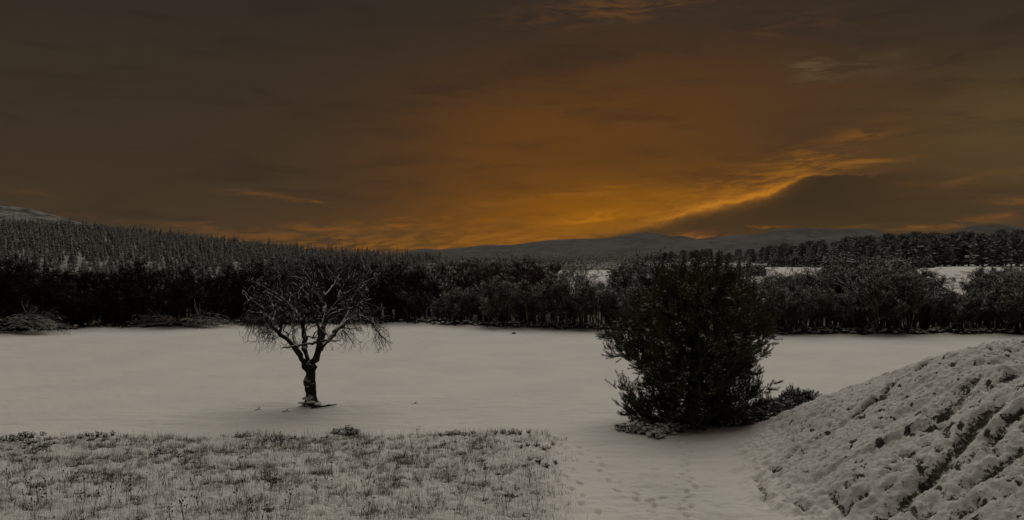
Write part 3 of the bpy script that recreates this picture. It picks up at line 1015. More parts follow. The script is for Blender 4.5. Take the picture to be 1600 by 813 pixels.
    o = obj("fallen_stick", bag.mesh("fallen_stick", M_HEATH, True), None, tuple(base))
    tag(o, "dark fallen stick lying on the snow at the foot of the lone bare tree", "stick")


build_lone_tree()

# ------------------------------------------------------------ needled plants
def shoots(P, D, L, rng, m=40, nl=0.10, w=0.009):
    """bottle-brush shoots: base P, direction D, length L, each with m needles"""
    N = len(P)
    D = D / (np.linalg.norm(D, axis=1, keepdims=True) + 1e-9)
    s = rng.uniform(0.1, 1.0, (N, m))
    q = rng.randn(N, m, 3)
    Dm = D[:, None, :]
    q -= (q * Dm).sum(-1, keepdims=True) * Dm
    q /= np.linalg.norm(q, axis=2, keepdims=True) + 1e-9
    base = P[:, None, :] + Dm * (s * L[:, None])[..., None]
    a = rng.uniform(0.45, 0.95, (N, m, 1))
    nd = Dm * np.cos(a) + q * np.sin(a)
    ln = nl * rng.uniform(0.7, 1.2, (N, m, 1))
    tip = base + nd * ln
    wv = np.cross(nd, q + rng.randn(N, m, 3) * 0.6)
    wv /= np.linalg.norm(wv, axis=2, keepdims=True) + 1e-9
    V = np.stack([base - wv * w, base + wv * w, tip + wv * w * 0.4, tip - wv * w * 0.4], 2).reshape(-1, 3)
    i = np.arange(N * m) * 4
    T = np.concatenate([np.stack([i, i + 1, i + 2], 1), np.stack([i, i + 2, i + 3], 1)])
    return V, T


def build_pine():
    rng = np.random.RandomState(23)
    Y0 = 28.2
    bx, by = at(1078, Y0)
    bz = gz(bx, by) - 0.05
    root = thing("pine_tree", (bx, by, bz), "bushy dark green pine with branches down to the ground beside the snowy mound", "tree")
    k = Y0 / F
    # stems
    def q(px, py, dy=0.0):
        s = (Y0 + dy) / F
        return np.array(((px - 800) * s - bx, dy, CAMH + (HZ - py) * s - bz))
    tr = np.array([q(1078, 668), q(1080, 620), q(1084, 560), q(1088, 500), q(1093, 450), q(1098, 420)])
    V, T = tubes(tr[None], np.array([[.22, .17, .14, .10, .06, .02]]), 10)
    obj("trunk", mesh("trunk", V, T, M_DARKWOOD, None, True), root)
    # outline in photo pixels: left and right edge for a given height
    ys = [402, 410, 422, 440, 465, 490, 512, 530, 552, 575, 600, 625, 645, 662]
    le = [1092, 1078, 1040, 1012, 992, 972, 950, 945, 962, 985, 992, 968, 968, 985]
    ri = [1104, 1120, 1146, 1168, 1186, 1200, 1206, 1204, 1192, 1176, 1180, 1196, 1180, 1150]
    ztop = q(1098, 396)[2]
    lim = []
    nb = 0
    for i in range(84):
        f = (i + 0.5) / 84
        py = 655 - (655 - 434) * f ** 0.92
        azi = i * 2.399963 + rng.uniform(-.3, .3)
        l, r = np.interp(py, ys, le), np.interp(py, ys, ri)
        cx = np.interp(py, [402, 668], [1098, 1078])
        dirx = cos(azi)
        ext = ((r - cx) if dirx > 0 else (cx - l)) * k
        rdep = 0.5 * (r - l) * k * 0.95
        reach = 1.0 / math.sqrt((dirx / ext) ** 2 + (sin(azi) / rdep) ** 2) * (rng.uniform(0.74, 0.90) if i % 3 else rng.uniform(0.45, 0.8))
        tip = q(cx, py)
        tip = np.array((tip[0] + reach * dirx, reach * sin(azi), tip[2]))
        st_py = min(662, py + reach / k * np.interp(py, [430, 520, 655], [0.34, 0.22, 0.06]) + 4)
        st = q(np.interp(st_py, [402, 668], [1098, 1078]), st_py)
        lim.append((st, tip, reach))
    # silhouette branches pinned to the lobes of the outline
    for (px, py, dy) in [(947, 520, -.2), (950, 538, .3), (962, 512, 0), (958, 548, -.6), (966, 632, -.5), (972, 610, .2), (1206, 515, .1), (1203, 528, -.3),
                         (1196, 545, .2), (1186, 570, -.4), (1198, 600, -.2), (1190, 612, .3), (1196, 500, .5), (985, 640, -1.0), (1052, 424, .3), (1024, 440, 0), (1166, 444, .3),
                         (1148, 428, -.2), (1122, 418, .1), (1078, 418, .2), (990, 470, .3), (1192, 475, -.3)]:
        tip = q(px, py, dy)
        tip[0] -= np.sign(px - 1085) * 0.16
        reach = abs(px - 1085) * k
        st_py = min(658, py + np.interp(py, [420, 520, 650], [0.35, 0.25, 0.08]) * reach / k + 6)
        st = q(np.interp(st_py, [402, 668], [1098, 1078]), st_py)
        lim.append((st, tip, reach))
    mats = M_NEEDLE
    for (st, tip, reach) in lim:
        K = 9
        s = np.linspace(0, 1, K)
        P = st[None] * (1 - s[:, None]) + tip[None] * s[:, None]
        P[:, 2] += -0.13 * reach * np.sin(s * pi) + 0.0
        P += rng.randn(K, 3) * 0.03 * s[:, None]
        R = np.linspace(0.045 if reach > 1 else 0.03, 0.012, K)
        V, T = tubes(P[None], R[None], 5)
        br = obj("branch", mesh("branch", V, T, M_DARKWOOD), root)
        n1 = max(12, int(10 + reach * 9))
        c1, r1 = sprout(P[None], R[None], n1, (0.12, 1.0), (0.5, 1.15), (0, 0), 4, rng, up=0.10, droop=-0.12, wob=0.1, absL=(0.28, 0.70), flat=0.8)
        c2, r2 = sprout(c1, r1, 3, (0.35, 1.0), (0.4, 0.9), (0, 0), 3, rng, up=0.30, droop=-0.1, wob=0.1, absL=(0.16, 0.34), flat=0.7)
        Pb = np.concatenate([c1[:, -2], c2[:, 0], P[-2:-1], c1[:, 1]])
        De = np.concatenate([c1[:, -1] - c1[:, -2], c2[:, -1] - c2[:, 0], (P[-1:] - P[-2:-1]), c1[:, 2] - c1[:, 1]])
        De = De / np.linalg.norm(De, axis=1, keepdims=True)
        De[:, 2] += 0.32
        De += rng.randn(*De.shape) * 0.15
        Ls = rng.uniform(0.24, 0.46, len(Pb))
        keep = Pb[:, 2] > 0.10
        V, T = shoots(Pb[keep], De[keep], Ls[keep], rng, 74, 0.075, 0.0046)
        obj("needles", mesh("needles", V, T, mats), br)['kind'] = 'stuff'
        # clots of snow held in the fans of needles
        upto = Pb[keep] + 0.10 * De[keep] + (0, 0, 0.04)
        cl = pn(upto[:, 0] * 1.3, upto[:, 2] * 1.7 + upto[:, 1] * 0.8, 480) + 0.5 * pn(upto[:, 0] * 3.1, upto[:, 2] * 3.4, 481)
        sel = rng.rand(len(upto)) < 1.1 * sst(cl, -0.25, 0.45) * (0.15 + 0.85 * sst(upto[:, 2], 0.5, 1.3))
        if sel.sum() > 0:
            C = upto[sel]
            sz = rng.uniform(0.012, 0.056, (len(C), 1)) * np.array([[1.1, 1.1, 0.8]]) * rng.uniform(0.5, 1.4, (len(C), 3))
            V, T = blobs(C, sz, rng, ICO1, 0.35)
            o = obj("snow", mesh("branch_snow", V, T, M_DARKSNOW, None, True), br)
            o['kind'] = 'stuff'


build_pine()


def needle_bush(name, spots, label, cat, seed, mat_n, snow_p=0.6, nl=0.05, mounds=True, group=None, L=(0.10, 0.22), m=26, snow_mat=None, spread=1.0, w=0.006, bs=0.8):
    """low shrub: spots = [(px, depth, radius, height)] lobes"""
    rng = np.random.RandomState(seed)
    px, Y, r, h = spots[0]
    bx, by = at(px, Y)
    bz = gz(bx, by)
    root = thing(name, (bx, by, bz), label, cat, group)
    Ps, Ds, Cs = [], [], []
    for (px, Y, r, h) in spots:
        x, y = at(px, Y)
        zb = gz(x, y) - bz
        n = int(170 * (r * r + r * h) / 0.25 * 0.6 * spread) + 8
        th = rng.uniform(0, 2 * pi, n)
        ph = np.arccos(rng.uniform(0.0, 1, n))
        rad = rng.uniform(0.55, 1.0, n) * (1 + 0.25 * pn(np.cos(th) * 2 + px, np.sin(th) * 2 + ph * 2, 401))
        d = np.stack([np.sin(ph) * np.cos(th), np.sin(ph) * np.sin(th), np.cos(ph)], 1)
        P = np.array((x - bx, y - by, zb)) + d * np.array((r, r, h)) * rad[:, None]
        Ps.append(P)
        Cs.append(np.tile(np.array((x - bx, y - by, zb)), (n, 1)))
        d2 = d.copy()
        d2[:, 2] += 0.6
        Ds.append(d2 + rng.randn(n, 3) * 0.35)
    P, D, Cc = np.concatenate(Ps), np.concatenate(Ds), np.concatenate(Cs)
    Ls = rng.uniform(L[0], L[1], len(P))
    V, T = shoots(P, D, Ls, rng, m, nl, w)
    obj("needles", mesh("needles", V, T, mat_n), root)['kind'] = 'stuff'
    # stems
    st = []
    sel = rng.choice(len(P), min(60, len(P)), replace=False)
    for i in sel:
        b = Cc[i] + (P[i] - Cc[i]) * (0.3, 0.3, 0)
        st.append([b - (0, 0, 0.03), (b + P[i]) / 2 + rng.randn(3) * 0.03, P[i]])
    V, T = tubes(np.array(st), np.tile([0.014, 0.010, 0.006], (len(st), 1)), 4)
    obj("stems", mesh("stems", V, T, M_HEATH), root)['kind'] = 'stuff'
    sel = (rng.rand(len(P)) < snow_p)
    C = P[sel] + (0, 0, 0.05)
    if len(C):
        sz = bs * rng.uniform(0.035, 0.10, (len(C), 1)) * np.array([[1.3, 1.3, 0.6]]) * rng.uniform(0.7, 1.3, (len(C), 3))
        V, T = blobs(C, sz, rng, ICO1, 0.3)
        obj("snow", mesh("bush_snow", V, T, snow_mat or M_SNOW, None, True), root)['kind'] = 'stuff'
    return root


needle_bush("low_shrub", [(1208, 27.9, .50, .42), (1186, 27.5, .55, .48), (1165, 27.2, .5, .5), (1228, 28.3, .45, .38), (1148, 27.0, .5, .45), (1196, 28.3, .4, .55)],
            "low snow dusted evergreen shrub growing against the right side of the pine", "shrub", 31, M_SHRUB, 0.65, 0.06, bs=0.6)
needle_bush("low_shrub", [(1240, 28.9, .36, .66), (1256, 28.8, .36, .44), (1270, 28.7, .26, .36), (1230, 28.8, .32, .5)],
            "spiky snow dusted evergreen bush at the far right end of the shrubs, nearest the mound", "shrub", 32, M_SHRUB, 0.55, 0.06, L=(0.12, 0.24), bs=0.55)
needle_bush("low_shrub", [(1030, 26.2, .42, .30), (1012, 26.6, .40, .28), (1045, 26.7, .42, .30), (990, 26.8, .35, .22), (972, 27.0, .30, .18), (1060, 27.0, .3, .24), (1025, 25.7, .3, .2)],
            "small heather bush thickly covered in snow below the left side of the pine", "shrub", 33, M_HEATH, 0.55, 0.03, L=(0.05, 0.12), m=14)
needle_bush("low_shrub", [(540, 26.3, .36, .22), (552, 26.4, .25, .16), (528, 26.35, .25, .16)],
            "lone dark heather cushion on the back edge of the rough grass below the bare tree", "shrub", 34, M_HEATH, 0.35, 0.03, L=(0.05, 0.11), m=14)

# ------------------------------------------------------------ bare trees of the far hedge
def bare_proto(seed, H, style, woodmat, twigmat, dense=1.0):
    """returns (trunk mesh, twig mesh), base at origin"""
    rng = np.random.RandomState(seed)
    if style == 'tree':
        K = 10
        s = np.linspace(0, 1, K)
        st = np.zeros((1, K, 3))
        st[0, :, 2] = s * H * 0.86
        st[0, :, :2] = np.cumsum(rng.randn(K, 2) * 0.10 * H / 7, axis=0) * s[:, None]
        R = (0.17 * (1 - s) + 0.03)[None] * H / 7
        limb, lr = sprout(st, R, int(13 * dense), (0.22, 1.0), (0.45, 1.0), (0.35, 0.55), 8, rng, up=0.15, droop=-0.05, wob=0.18, rr=0.55)
    elif style == 'dome':
        M = int(22 * dense)
        K = 10
        s = np.linspace(0, 1, K)
        az = rng.uniform(0, 2 * pi, M)
        tilt = rng.uniform(0.05, 1.0, M)
        d = np.stack([np.sin(tilt) * np.cos(az), np.sin(tilt) * np.sin(az), np.cos(tilt)], 1)
        L = H * (1.0 - 0.12 * tilt) * rng.uniform(0.8, 1.0, M)
        st = d[:, None, :] * (L[:, None] * s[None])[..., None]
        st += np.cumsum(rng.randn(M, K, 3) * 0.05, axis=1) * s[None, :, None]
        st[..., 2] += 0.08 * L[:, None] * np.sin(s[None] * pi) - 0.02
        R = np.tile((0.06 * (1 - s) + 0.012)[None], (M, 1))
        limb, lr = sprout(st, R, 5, (0.3, 0.95), (0.2, 0.6), (0.25, 0.45), 7, rng, up=0.25, wob=0.12, rr=0.6)
    else:  # thicket of upright rods
        M = int(26 * dense)
        K = 8
        s = np.linspace(0, 1, K)
        b = rng.uniform(-1, 1, (M, 2)) * (1.5, 1.0)
        L = H * rng.uniform(0.6, 1.0, M)
        st = np.zeros((M, K, 3))
        st[..., 2] = L[:, None] * s[None]
        lean = rng.randn(M, 2) * 0.12
        st[..., :2] = b[:, None, :] + lean[:, None, :] * st[..., 2:3] + np.cumsum(rng.randn(M, K, 2) * 0.05, axis=1)
        R = np.tile((0.045 * (1 - s) + 0.010)[None], (M, 1))
        limb, lr = sprout(st, R, 5, (0.25, 0.95), (0.3, 0.7), (0.2, 0.4), 6, rng, up=0.3, wob=0.12, rr=0.6)
    wood = Bag()
    wood.add(*tubes(st, R, 7 if style == 'tree' else 5))
    wood.add(*tubes(limb, np.maximum(lr, 0.018), 4))
    b1, q1 = sprout(limb, lr, int(7 * dense), (0.2, 1.0), (0.4, 0.9), (0.30, 0.5), 5, rng, up=0.10, wob=0.15, rr=0.6)
    b2, q2 = sprout(b1, q1, 5, (0.15, 1.0), (0.4, 0.9), (0.35, 0.6), 4, rng, up=0.05, wob=0.15, rr=0.7, Lmin=0.25)
    b3, q3 = sprout(b2, q2, 3, (0.2, 1.0), (0.35, 0.8), (0.4, 0.7), 3, rng, up=0.05, wob=0.12, rr=0.9, Lmin=0.18)
    tw = Bag()
    tw.add(*tubes(b1, np.maximum(q1, 0.013), 3))
    tw.add(*tubes(b2, np.maximum(q2, 0.0095), 3))
    tw.add(*tubes(b3, np.maximum(q3, 0.0075), 3))
    zmax = max(v[:, 2].max() for v in tw.V)
    f = H / zmax
    for b in (wood, tw):
        b.V = [v * f for v in b.V]
    return wood.mesh("trunk", woodmat, True), tw.mesh("twigs", twigmat)


PROTO = {
    'tree': [bare_proto(50 + i, 7.0, 'tree', M_GREYWOOD, M_GREYWOOD, 0.8) for i in range(4)],
    'darktree': [bare_proto(60 + i, 7.0, 'tree', M_DARKWOOD, M_DARKWOOD, 1.15) for i in range(2)],
    'dome': [bare_proto(70 + i, 6.0, 'dome', M_DARKWOOD, M_DARKWOOD, 1.0) for i in range(2)],
    'red': [bare_proto(80 + i, 6.5, 'tree', M_REDWOOD, M_REDWOOD, 1.0) for i in range(2)],
    'scrub': [bare_proto(90 + i, 4.5, 'thicket', M_GREYWOOD, M_GREYWOOD, 1.0) for i in range(2)],
    'darkscrub': [bare_proto(95 + i, 4.5, 'thicket', M_DARKWOOD, M_DARKWOOD, 1.0) for i in range(1)],
}
WIDE = {'tree': 1.75, 'darktree': 1.7, 'dome': 1.35, 'red': 1.7, 'scrub': 1.5, 'darkscrub': 1.5}
PH = {'tree': 7.0, 'darktree': 7.0, 'dome': 6.0, 'red': 6.5, 'scrub': 4.5, 'darkscrub': 4.5}


def put_bare(kind, px, topy, off, label, group=None, var=0, wide=1.0, rng=np.random.RandomState(3), cat=None):
    Y = float(edge_depth(px)) + off
    x, y = at(px, Y)
    z = gz(x, y) - 0.05
    top = CAMH + (HZ - topy) / F * Y
    s = (top - z) / PH[kind]
    nm = {'tree': 'bare_tree', 'darktree': 'bare_tree', 'dome': 'willow_bush', 'red': 'birch_tree', 'scrub': 'thicket_shrub', 'darkscrub': 'thicket_shrub'}[kind]
    cat = cat or {'tree': 'tree', 'darktree': 'tree', 'dome': 'bush', 'red': 'tree', 'scrub': 'shrub', 'darkscrub': 'shrub'}[kind]
    o = thing(nm, (x, y, z), label, cat, group, rng.uniform(0, 6.28))
    wide = wide * WIDE[kind]
    o.scale = (s * wide, s * wide, s)
    wm, tm = PROTO[kind][var % len(PROTO[kind])]
    if kind in ('dome', 'scrub', 'darkscrub'):
        obj("stems", wm, o)['kind'] = 'stuff'
    else:
        obj("trunk", wm, o)
    t = obj("twigs", tm, o)
    t['kind'] = 'stuff'
    return o


G = "leafless trees of the hedge along the far edge of the field"
named = [
    # kind, px, top row, offset behind field edge, label, variant, width
    ('dome', 22, 393, 5, "rounded brown leafless tree at the far left end of the hedge", 0, 1.0),
    ('darkscrub', 95, 418, 5, "low dark thicket between the leftmost rounded tree and the big willow dome", 0, 1.2),
    ('dome', 192, 399, 4, "biggest dome shaped black willow bush, left of the snowy brush pile", 1, 1.15),
    ('red', 285, 402, 7, "reddish brown leafless tree rising behind the snowy brush pile", 0, 0.8),
    ('darktree', 312, 404, 7, "small round headed dark tree just left of the snowy notch in the hedge", 0, 0.7),
    ('darktree', 385, 397, 5, "tall dark round headed tree behind the lone tree's leftmost branches", 1, 0.95),
    ('dome', 440, 408, 4, "black bushy willow directly behind the left crown of the lone tree", 0, 0.8),
    ('darktree', 505, 399, 5, "dark dense tree directly behind the middle of the lone tree", 0, 1.0),
    ('darktree', 610, 400, 4, "tall dark tree just right of the lone tree, taller than its neighbours", 1, 0.95),
    ('dome', 655, 430, 3, "low black bush at the field edge, right of the lone tree", 1, 0.7),
    ('tree', 700, 406, 5, "leafless tree with slanting frosted limbs right of the tall dark tree", 0, 0.8),
    ('red', 765, 399, 6, "reddish birch with fine upright twigs left of the hedge's middle", 1, 0.75),
    ('red', 850, 399, 6, "reddish birch, right hand one of the pair in the middle of the hedge", 0, 0.9),
    ('tree', 908, 405, 3, "slender bare tree with a dark visible trunk in front of the small snow gap", 2, 0.75),
    ('scrub', 962, 440, 3, "snow flecked shrub at the left shoulder of the pine", 0, 1.0),
    ('darktree', 1030, 384, 7, "tall dark twiggy tree rising just behind the left top of the pine", 0, 0.85),
    ('tree', 1222, 424, 4, "thin forked bare tree just right of the pine", 1, 0.8),
    ('darktree', 1250, 428, 4, "bare tree with a thick dark stem right of the pine", 1, 0.7),
    ('tree', 1335, 418, 3, "bare tree with stout upright trunk left of the wide spreading tree", 0, 0.95),
    ('tree', 1402, 399, 4, "tallest wide spreading bare tree in the right half of the hedge", 2, 1.0),
    ('scrub', 1475, 441, 3, "rounded twiggy shrub below the open snow field in the right half of the hedge", 1, 1.15),
    ('tree', 1555, 416, 4, "bare tree with a fan of frosted branches near the right edge", 1, 0.9),
    ('scrub', 1520, 448, 2.5, "low shrub with arching frosted stems between the rounded shrub and the fan tree", 0, 0.9),
    ('tree', 1612, 412, 5, "dense bare tree cut by the right edge of the view", 0, 0.9),
]
for i, (kind, px, ty, off, lab, var, wide) in enumerate(named):
    put_bare(kind, px, ty, off, lab, G, var, wide)

rg = np.random.RandomState(77)
infill_lab = {
    'dark': "dark leafless tree packed into the black left half of the hedge",
    'red': "reddish leafless tree filling in the middle of the hedge",
    'grey': "thin leafless tree filling in the right half of the hedge",
    'scrubL': "dark twiggy shrub under the trees in the left half of the hedge",
    'scrubR': "frosted twiggy shrub under the trees in the right half of the hedge",
}
TOPX = [-60, 0, 60, 100, 135, 190, 250, 290, 325, 335, 385, 450, 500, 560, 610, 645, 665, 720, 860, 925, 945, 970, 1060, 1130, 1240, 1330, 1400, 1450, 1480, 1530, 1560, 1620, 1700]
TOPY = [396, 394, 398, 420, 416, 402, 406, 408, 426, 428, 402, 412, 402, 408, 402, 412, 412, 408, 404, 432, 436, 434, 420, 432, 432, 424, 412, 436, 446, 444, 424, 416, 412]
for row, (off, step) in enumerate([(2.5, 32), (7.5, 34), (12, 30), (17, 30), (24, 34)]):
    px = -60 + row * 9
    while px < 1680:
        q = px + rg.uniform(-9, 9)
        px += step * rg.uniform(0.8, 1.25) * (1.0 if q < 900 else 1.12)
        ty = np.interp(q, TOPX, TOPY) + rg.uniform(-3, 15) + (14 if row == 0 else 0) - ((8 if q < 900 else 26) if q > 640 else 3)
        if row == 4 and q < 640:
            continue
        if q > 890 and row >= 2:
            ty += rg.uniform(0, 6)
            if row >= 3 or (row == 2 and rg.rand() < 0.25):
                continue
            if 1425 < q < 1545 or 925 < q < 968:
                ty += 22
        if row == 0:
            ty += rg.uniform(8, 34)
            kind = 'darkscrub' if q < 640 else 'scrub'
            if rg.rand() < 0.3 and q < 640:
                kind = 'dome'
            lab = infill_lab['scrubL' if q < 640 else 'scrubR']
            if q > 640 and q < 900:
                lab = "twiggy shrub at the foot of the reddish birches in the middle of the hedge"
        elif q < 645:
            kind, lab = ('darktree' if rg.rand() < 0.7 else 'dome'), infill_lab['dark']
        elif q < 890:
            kind, lab = ('red' if row == 1 else 'darktree'), infill_lab['red']
        else:
            kind, lab = ('tree' if rg.rand() < 0.75 else 'scrub'), infill_lab['grey']
        grp = G if row else "twiggy shrubs of the far hedge"
        if row == 0:
            nm = 'thicket_shrub'
            o = put_bare(kind, q, ty, off + rg.uniform(-1, 1), lab, grp, int(rg.randint(3)), rg.uniform(0.8, 1.1), cat="shrub")
            o.name = nm
        else:
            o = put_bare(kind, q, ty, off + rg.uniform(-1, 1), lab, grp, int(rg.randint(3)), rg.uniform(0.75, 1.0), cat="tree")
            if o.name.startswith(('willow', 'thicket')):
                o.name = 'bare_tree'

q = 650.0
while q < 1700:
    q += rg.uniform(10, 18)
    if 925 < q < 962 or 1438 < q < 1532:
        continue
    deep = rg.uniform(26, 60)
    ty = 419 + rg.uniform(-12, 12)
    deep = rg.uniform(20, 40)
    put_bare('tree' if rg.rand() < 0.6 else 'scrub', q, ty, deep, "thin frosted tree in the scrubby wood behind the hedge, its top just showing", G, int(rg.randint(4)), rg.uniform(0.9, 1.2), cat="tree").name = 'bare_tree'

# ------------------------------------------------------------ brush piles and fallen limbs under the hedge
def brush_pile(px, Yoff, W, Hh, n, seed, label, up=0):
    rng = np.random.RandomState(seed)
    Y = float(edge_depth(px)) + Yoff
    bx, by = at(px, Y)
    bz = gz(bx, by)
    root = thing("brush_pile", (bx, by, bz), label, "brush pile")
    K = 7
    s = np.linspace(0, 1, K)
    side = rng.choice([-1, 1], n)
    x0 = side * rng.uniform(0.0, 0.5, n) * W
    L = rng.uniform(0.35, 0.8, n) * W
    P = np.zeros((n, K, 3))
    az = rng.uniform(-0.5, 0.5, n) + np.where(side > 0, 0, pi)
    z0 = rng.uniform(0.1, 0.75, n) * Hh
    P[..., 0] = (x0 * 0.3)[:, None] + np.cos(az)[:, None] * L[:, None] * s[None] * 0.8
    P[..., 1] = rng.uniform(-0.6, 0.5, n)[:, None] + np.sin(az)[:, None] * L[:, None] * s[None] * 0.5
    P[..., 2] = z0[:, None] + rng.uniform(0.1, 0.5, n)[:, None] * Hh * np.sin(s[None] * pi * 0.8) - (z0 * 0.9)[:, None] * s[None] ** 1.6
    P += np.cumsum(rng.randn(n, K, 3) * 0.035, axis=1)
    P[..., 2] = np.maximum(P[..., 2], 0.02)
    R = np.tile(np.linspace(0.045, 0.012, K)[None], (n, 1)) * rng.uniform(0.6, 1.3, (n, 1))
    for i in range(min(n, 26)):
        V, T = tubes(P[i:i + 1], R[i:i + 1] * 1.2, 6)
        obj("bough", mesh("bough", V, T, M_SNOWWOOD, None, True), root)
    if up:
        for j in range(up):
            a = np.array([rng.uniform(-0.3, 0.35) * W, 0.5, Hh * 0.4])
            d = np.array([rng.uniform(-0.45, 0.25), 0.1, 1.0])
            Pj = a[None] + d[None] * (np.linspace(0, 1, K) * rng.uniform(1.2, 2.4))[:, None] + np.cumsum(rng.randn(K, 3) * 0.03, axis=0)
            V, T = tubes(Pj[None], np.linspace(0.035, 0.012, K)[None], 5)
            obj("bough", mesh("bough", V, T, M_SNOWWOOD, None, True), root)
    bag = Bag()
    bag.add(*tubes(P[26:], R[26:], 4))
    c, r = sprout(P, R, 5, (0.15, 1), (0.2, 0.6), (0.3, 0.6), 4, rng, up=0.05, wob=0.15, rr=0.6)
    bag.add(*tubes(c, np.maximum(r, 0.010), 3))
    c2, r2 = sprout(c, r, 2, (0.15, 1), (0.3, 0.8), (0.4, 0.6), 3, rng, up=0.0, wob=0.15, rr=0.8)
    bag.add(*tubes(c2, np.maximum(r2, 0.008), 3))
    obj("brushwood", bag.mesh("brushwood", M_SNOWWOOD), root)['kind'] = 'stuff'


brush_pile(282, 0.4, 6.0, 0.95, 54, 5, "heap of snow covered cut branches at the field edge left of the lone tree", 5)
brush_pile(8, 0.6, 7.0, 1.45, 56, 6, "sagging heap of snow laden branches at the left edge of the view", 4)


def limb(pts, radii, label, name="fallen_bough"):
    P = []
    for (px, h, off) in pts:
        Y = float(edge_depth(px)) + off
        x, y = at(px, Y)
        P.append((x, y, gz(x, y) + h))
    P = np.array(P)
    b = P[0].copy()
    P = P - b
    K = 16
    s = np.linspace(0, len(P) - 1, K)
    P2 = np.stack([np.interp(s, np.arange(len(P)), P[:, j]) for j in range(3)], 1)
    P2[1:-1] = (P2[:-2] + 2 * P2[1:-1] + P2[2:]) / 4
    V, T = tubes(P2[None], np.linspace(radii[0], radii[1], K)[None], 6)
    o = obj(name, mesh(name, V, T, M_SNOWWOOD, None, True), None, tuple(b))
    tag(o, label, "branch")


limb([(1476, .25, 1.2), (1490, .55, 1.3), (1508, .75, 1.3), (1522, .55, 1.4), (1533, .15, 1.4)], (.05, .03), "low arched dead branch lying in front of the hedge near the right edge")
limb([(1352, .3, 1.8), (1368, .7, 1.8), (1386, 1.1, 2.0), (1398, 1.5, 2.4)], (.05, .04), "pale frosted branch slanting up to the trunk of the tallest spreading tree")
limb([(1500, 2.6, 1.6), (1512, 2.0, 1.6), (1520, 1.5, 1.7), (1533, 1.3, 1.8)], (.045, .03), "short frosted branch bending down above the arched dead branch")
limb([(862, 1.2, 1.8), (872, 0.8, 1.8), (884, 0.2, 1.8)], (.03, .04), "pale broken branch leaning down just left of the slender tree with dark trunk")

# fence posts along the hedge
rgp = np.random.RandomState(8)
posts = [(1462, .55), (1535, .75), (1554, .8), (1572, .85), (1515, .6), (818, .55), (840, .5), (728, .5)]
post_lab = ["short pale fence post left of the arched dead branch", "pale fence post at the right end of the arched dead branch",
            "middle post of the three pale fence posts near the right edge", "rightmost pale fence post in the hedge, near the right edge",
            "short pale fence post beneath the arch of the dead branch",
            "small pale post below the right birch in the middle of the hedge", "right hand post of the two under the middle birches",
            "small pale post left of the middle birches"]
for (px, h), lb in zip(posts, post_lab):
    Y = float(edge_depth(px)) + 0.9
    x, y = at(px, Y)
    z = gz(x, y)
    P = np.array([[(0, 0, -0.2), (0, 0, h * 0.5), (rgp.uniform(-.03, .03), 0, h * 0.96), (rgp.uniform(-.03, .03), 0, h)]])
    V, T = tubes(P, np.array([[.055, .055, .052, .02]]), 8)
    V2, T2 = blobs([P[0, -1]], [(.06, .06, .05)], rgp, ICO2, 0.05)
    r_ = thing("fence_post", (x, y, z), lb, "post", "fence posts along the hedge")
    obj("stake", mesh("stake", V, T, M_POST), r_)
    obj("snow_cap", mesh("snow_cap", V2, T2, M_SNOW, None, True), r_)


# low snowy bracken along the verge
def build_verge():
    rng = np.random.RandomState(9)
    n = 2600
    px = rng.uniform(-120, 1720, n)
    off = rng.gamma(2.0, 0.7, n) + 0.0
    dens = np.where(px > 1200, 1.0, np.where(px > 640, 0.75, 0.55))
    keep = rng.rand(n) < dens
    px, off = px[keep], off[keep]
    Y = edge_depth(px) + off
    X = (px - 800) / F * Y
    Z = ground_h(X, Y)
    base = np.stack([X, Y, Z], 1)
    n = len(px)
    # tangled stems
    m = 16
    B = np.repeat(base, m, axis=0) + np.c_[rng.randn(n * m, 2) * 0.16, np.zeros(n * m)]
    D = rng.randn(n * m, 3)
    D[:, 2] = np.abs(D[:, 2]) * 0.7 + 0.25
    D /= np.linalg.norm(D, axis=1, keepdims=True)
    L = rng.uniform(0.12, 0.40, n * m)
    P = np.stack([B, B + D * L[:, None] * 0.6, B + D * L[:, None] - np.array([0, 0, 1]) * (L * 0.25)[:, None]], 1)
    V, T = tubes(P, np.tile([0.016, 0.013, 0.006], (n * m, 1)), 3)
    o = obj("bracken", mesh("bracken", V, T, M_HEATH))
    tag(o, "tangled dead bracken and low scrub at the field edge under the hedge", "bracken", kind='stuff')
    sel = rng.rand(n) < np.where(px > 640, 0.85, 0.35)
    C = base[sel] + np.c_[rng.randn(sel.sum(), 2) * 0.1, rng.uniform(0.06, 0.28, sel.sum())]
    sz = rng.uniform(0.06, 0.17, (len(C), 1)) * np.array([[1.3, 1.0, 0.55]])
    V, T = blobs(C, sz, rng, ICO1, 0.3)
    o = obj("verge_snow", mesh("verge_snow", V, T, M_SNOW, None, True))
    tag(o, "lumps of snow resting on the dead bracken under the hedge", "snow", kind='stuff')


build_verge()

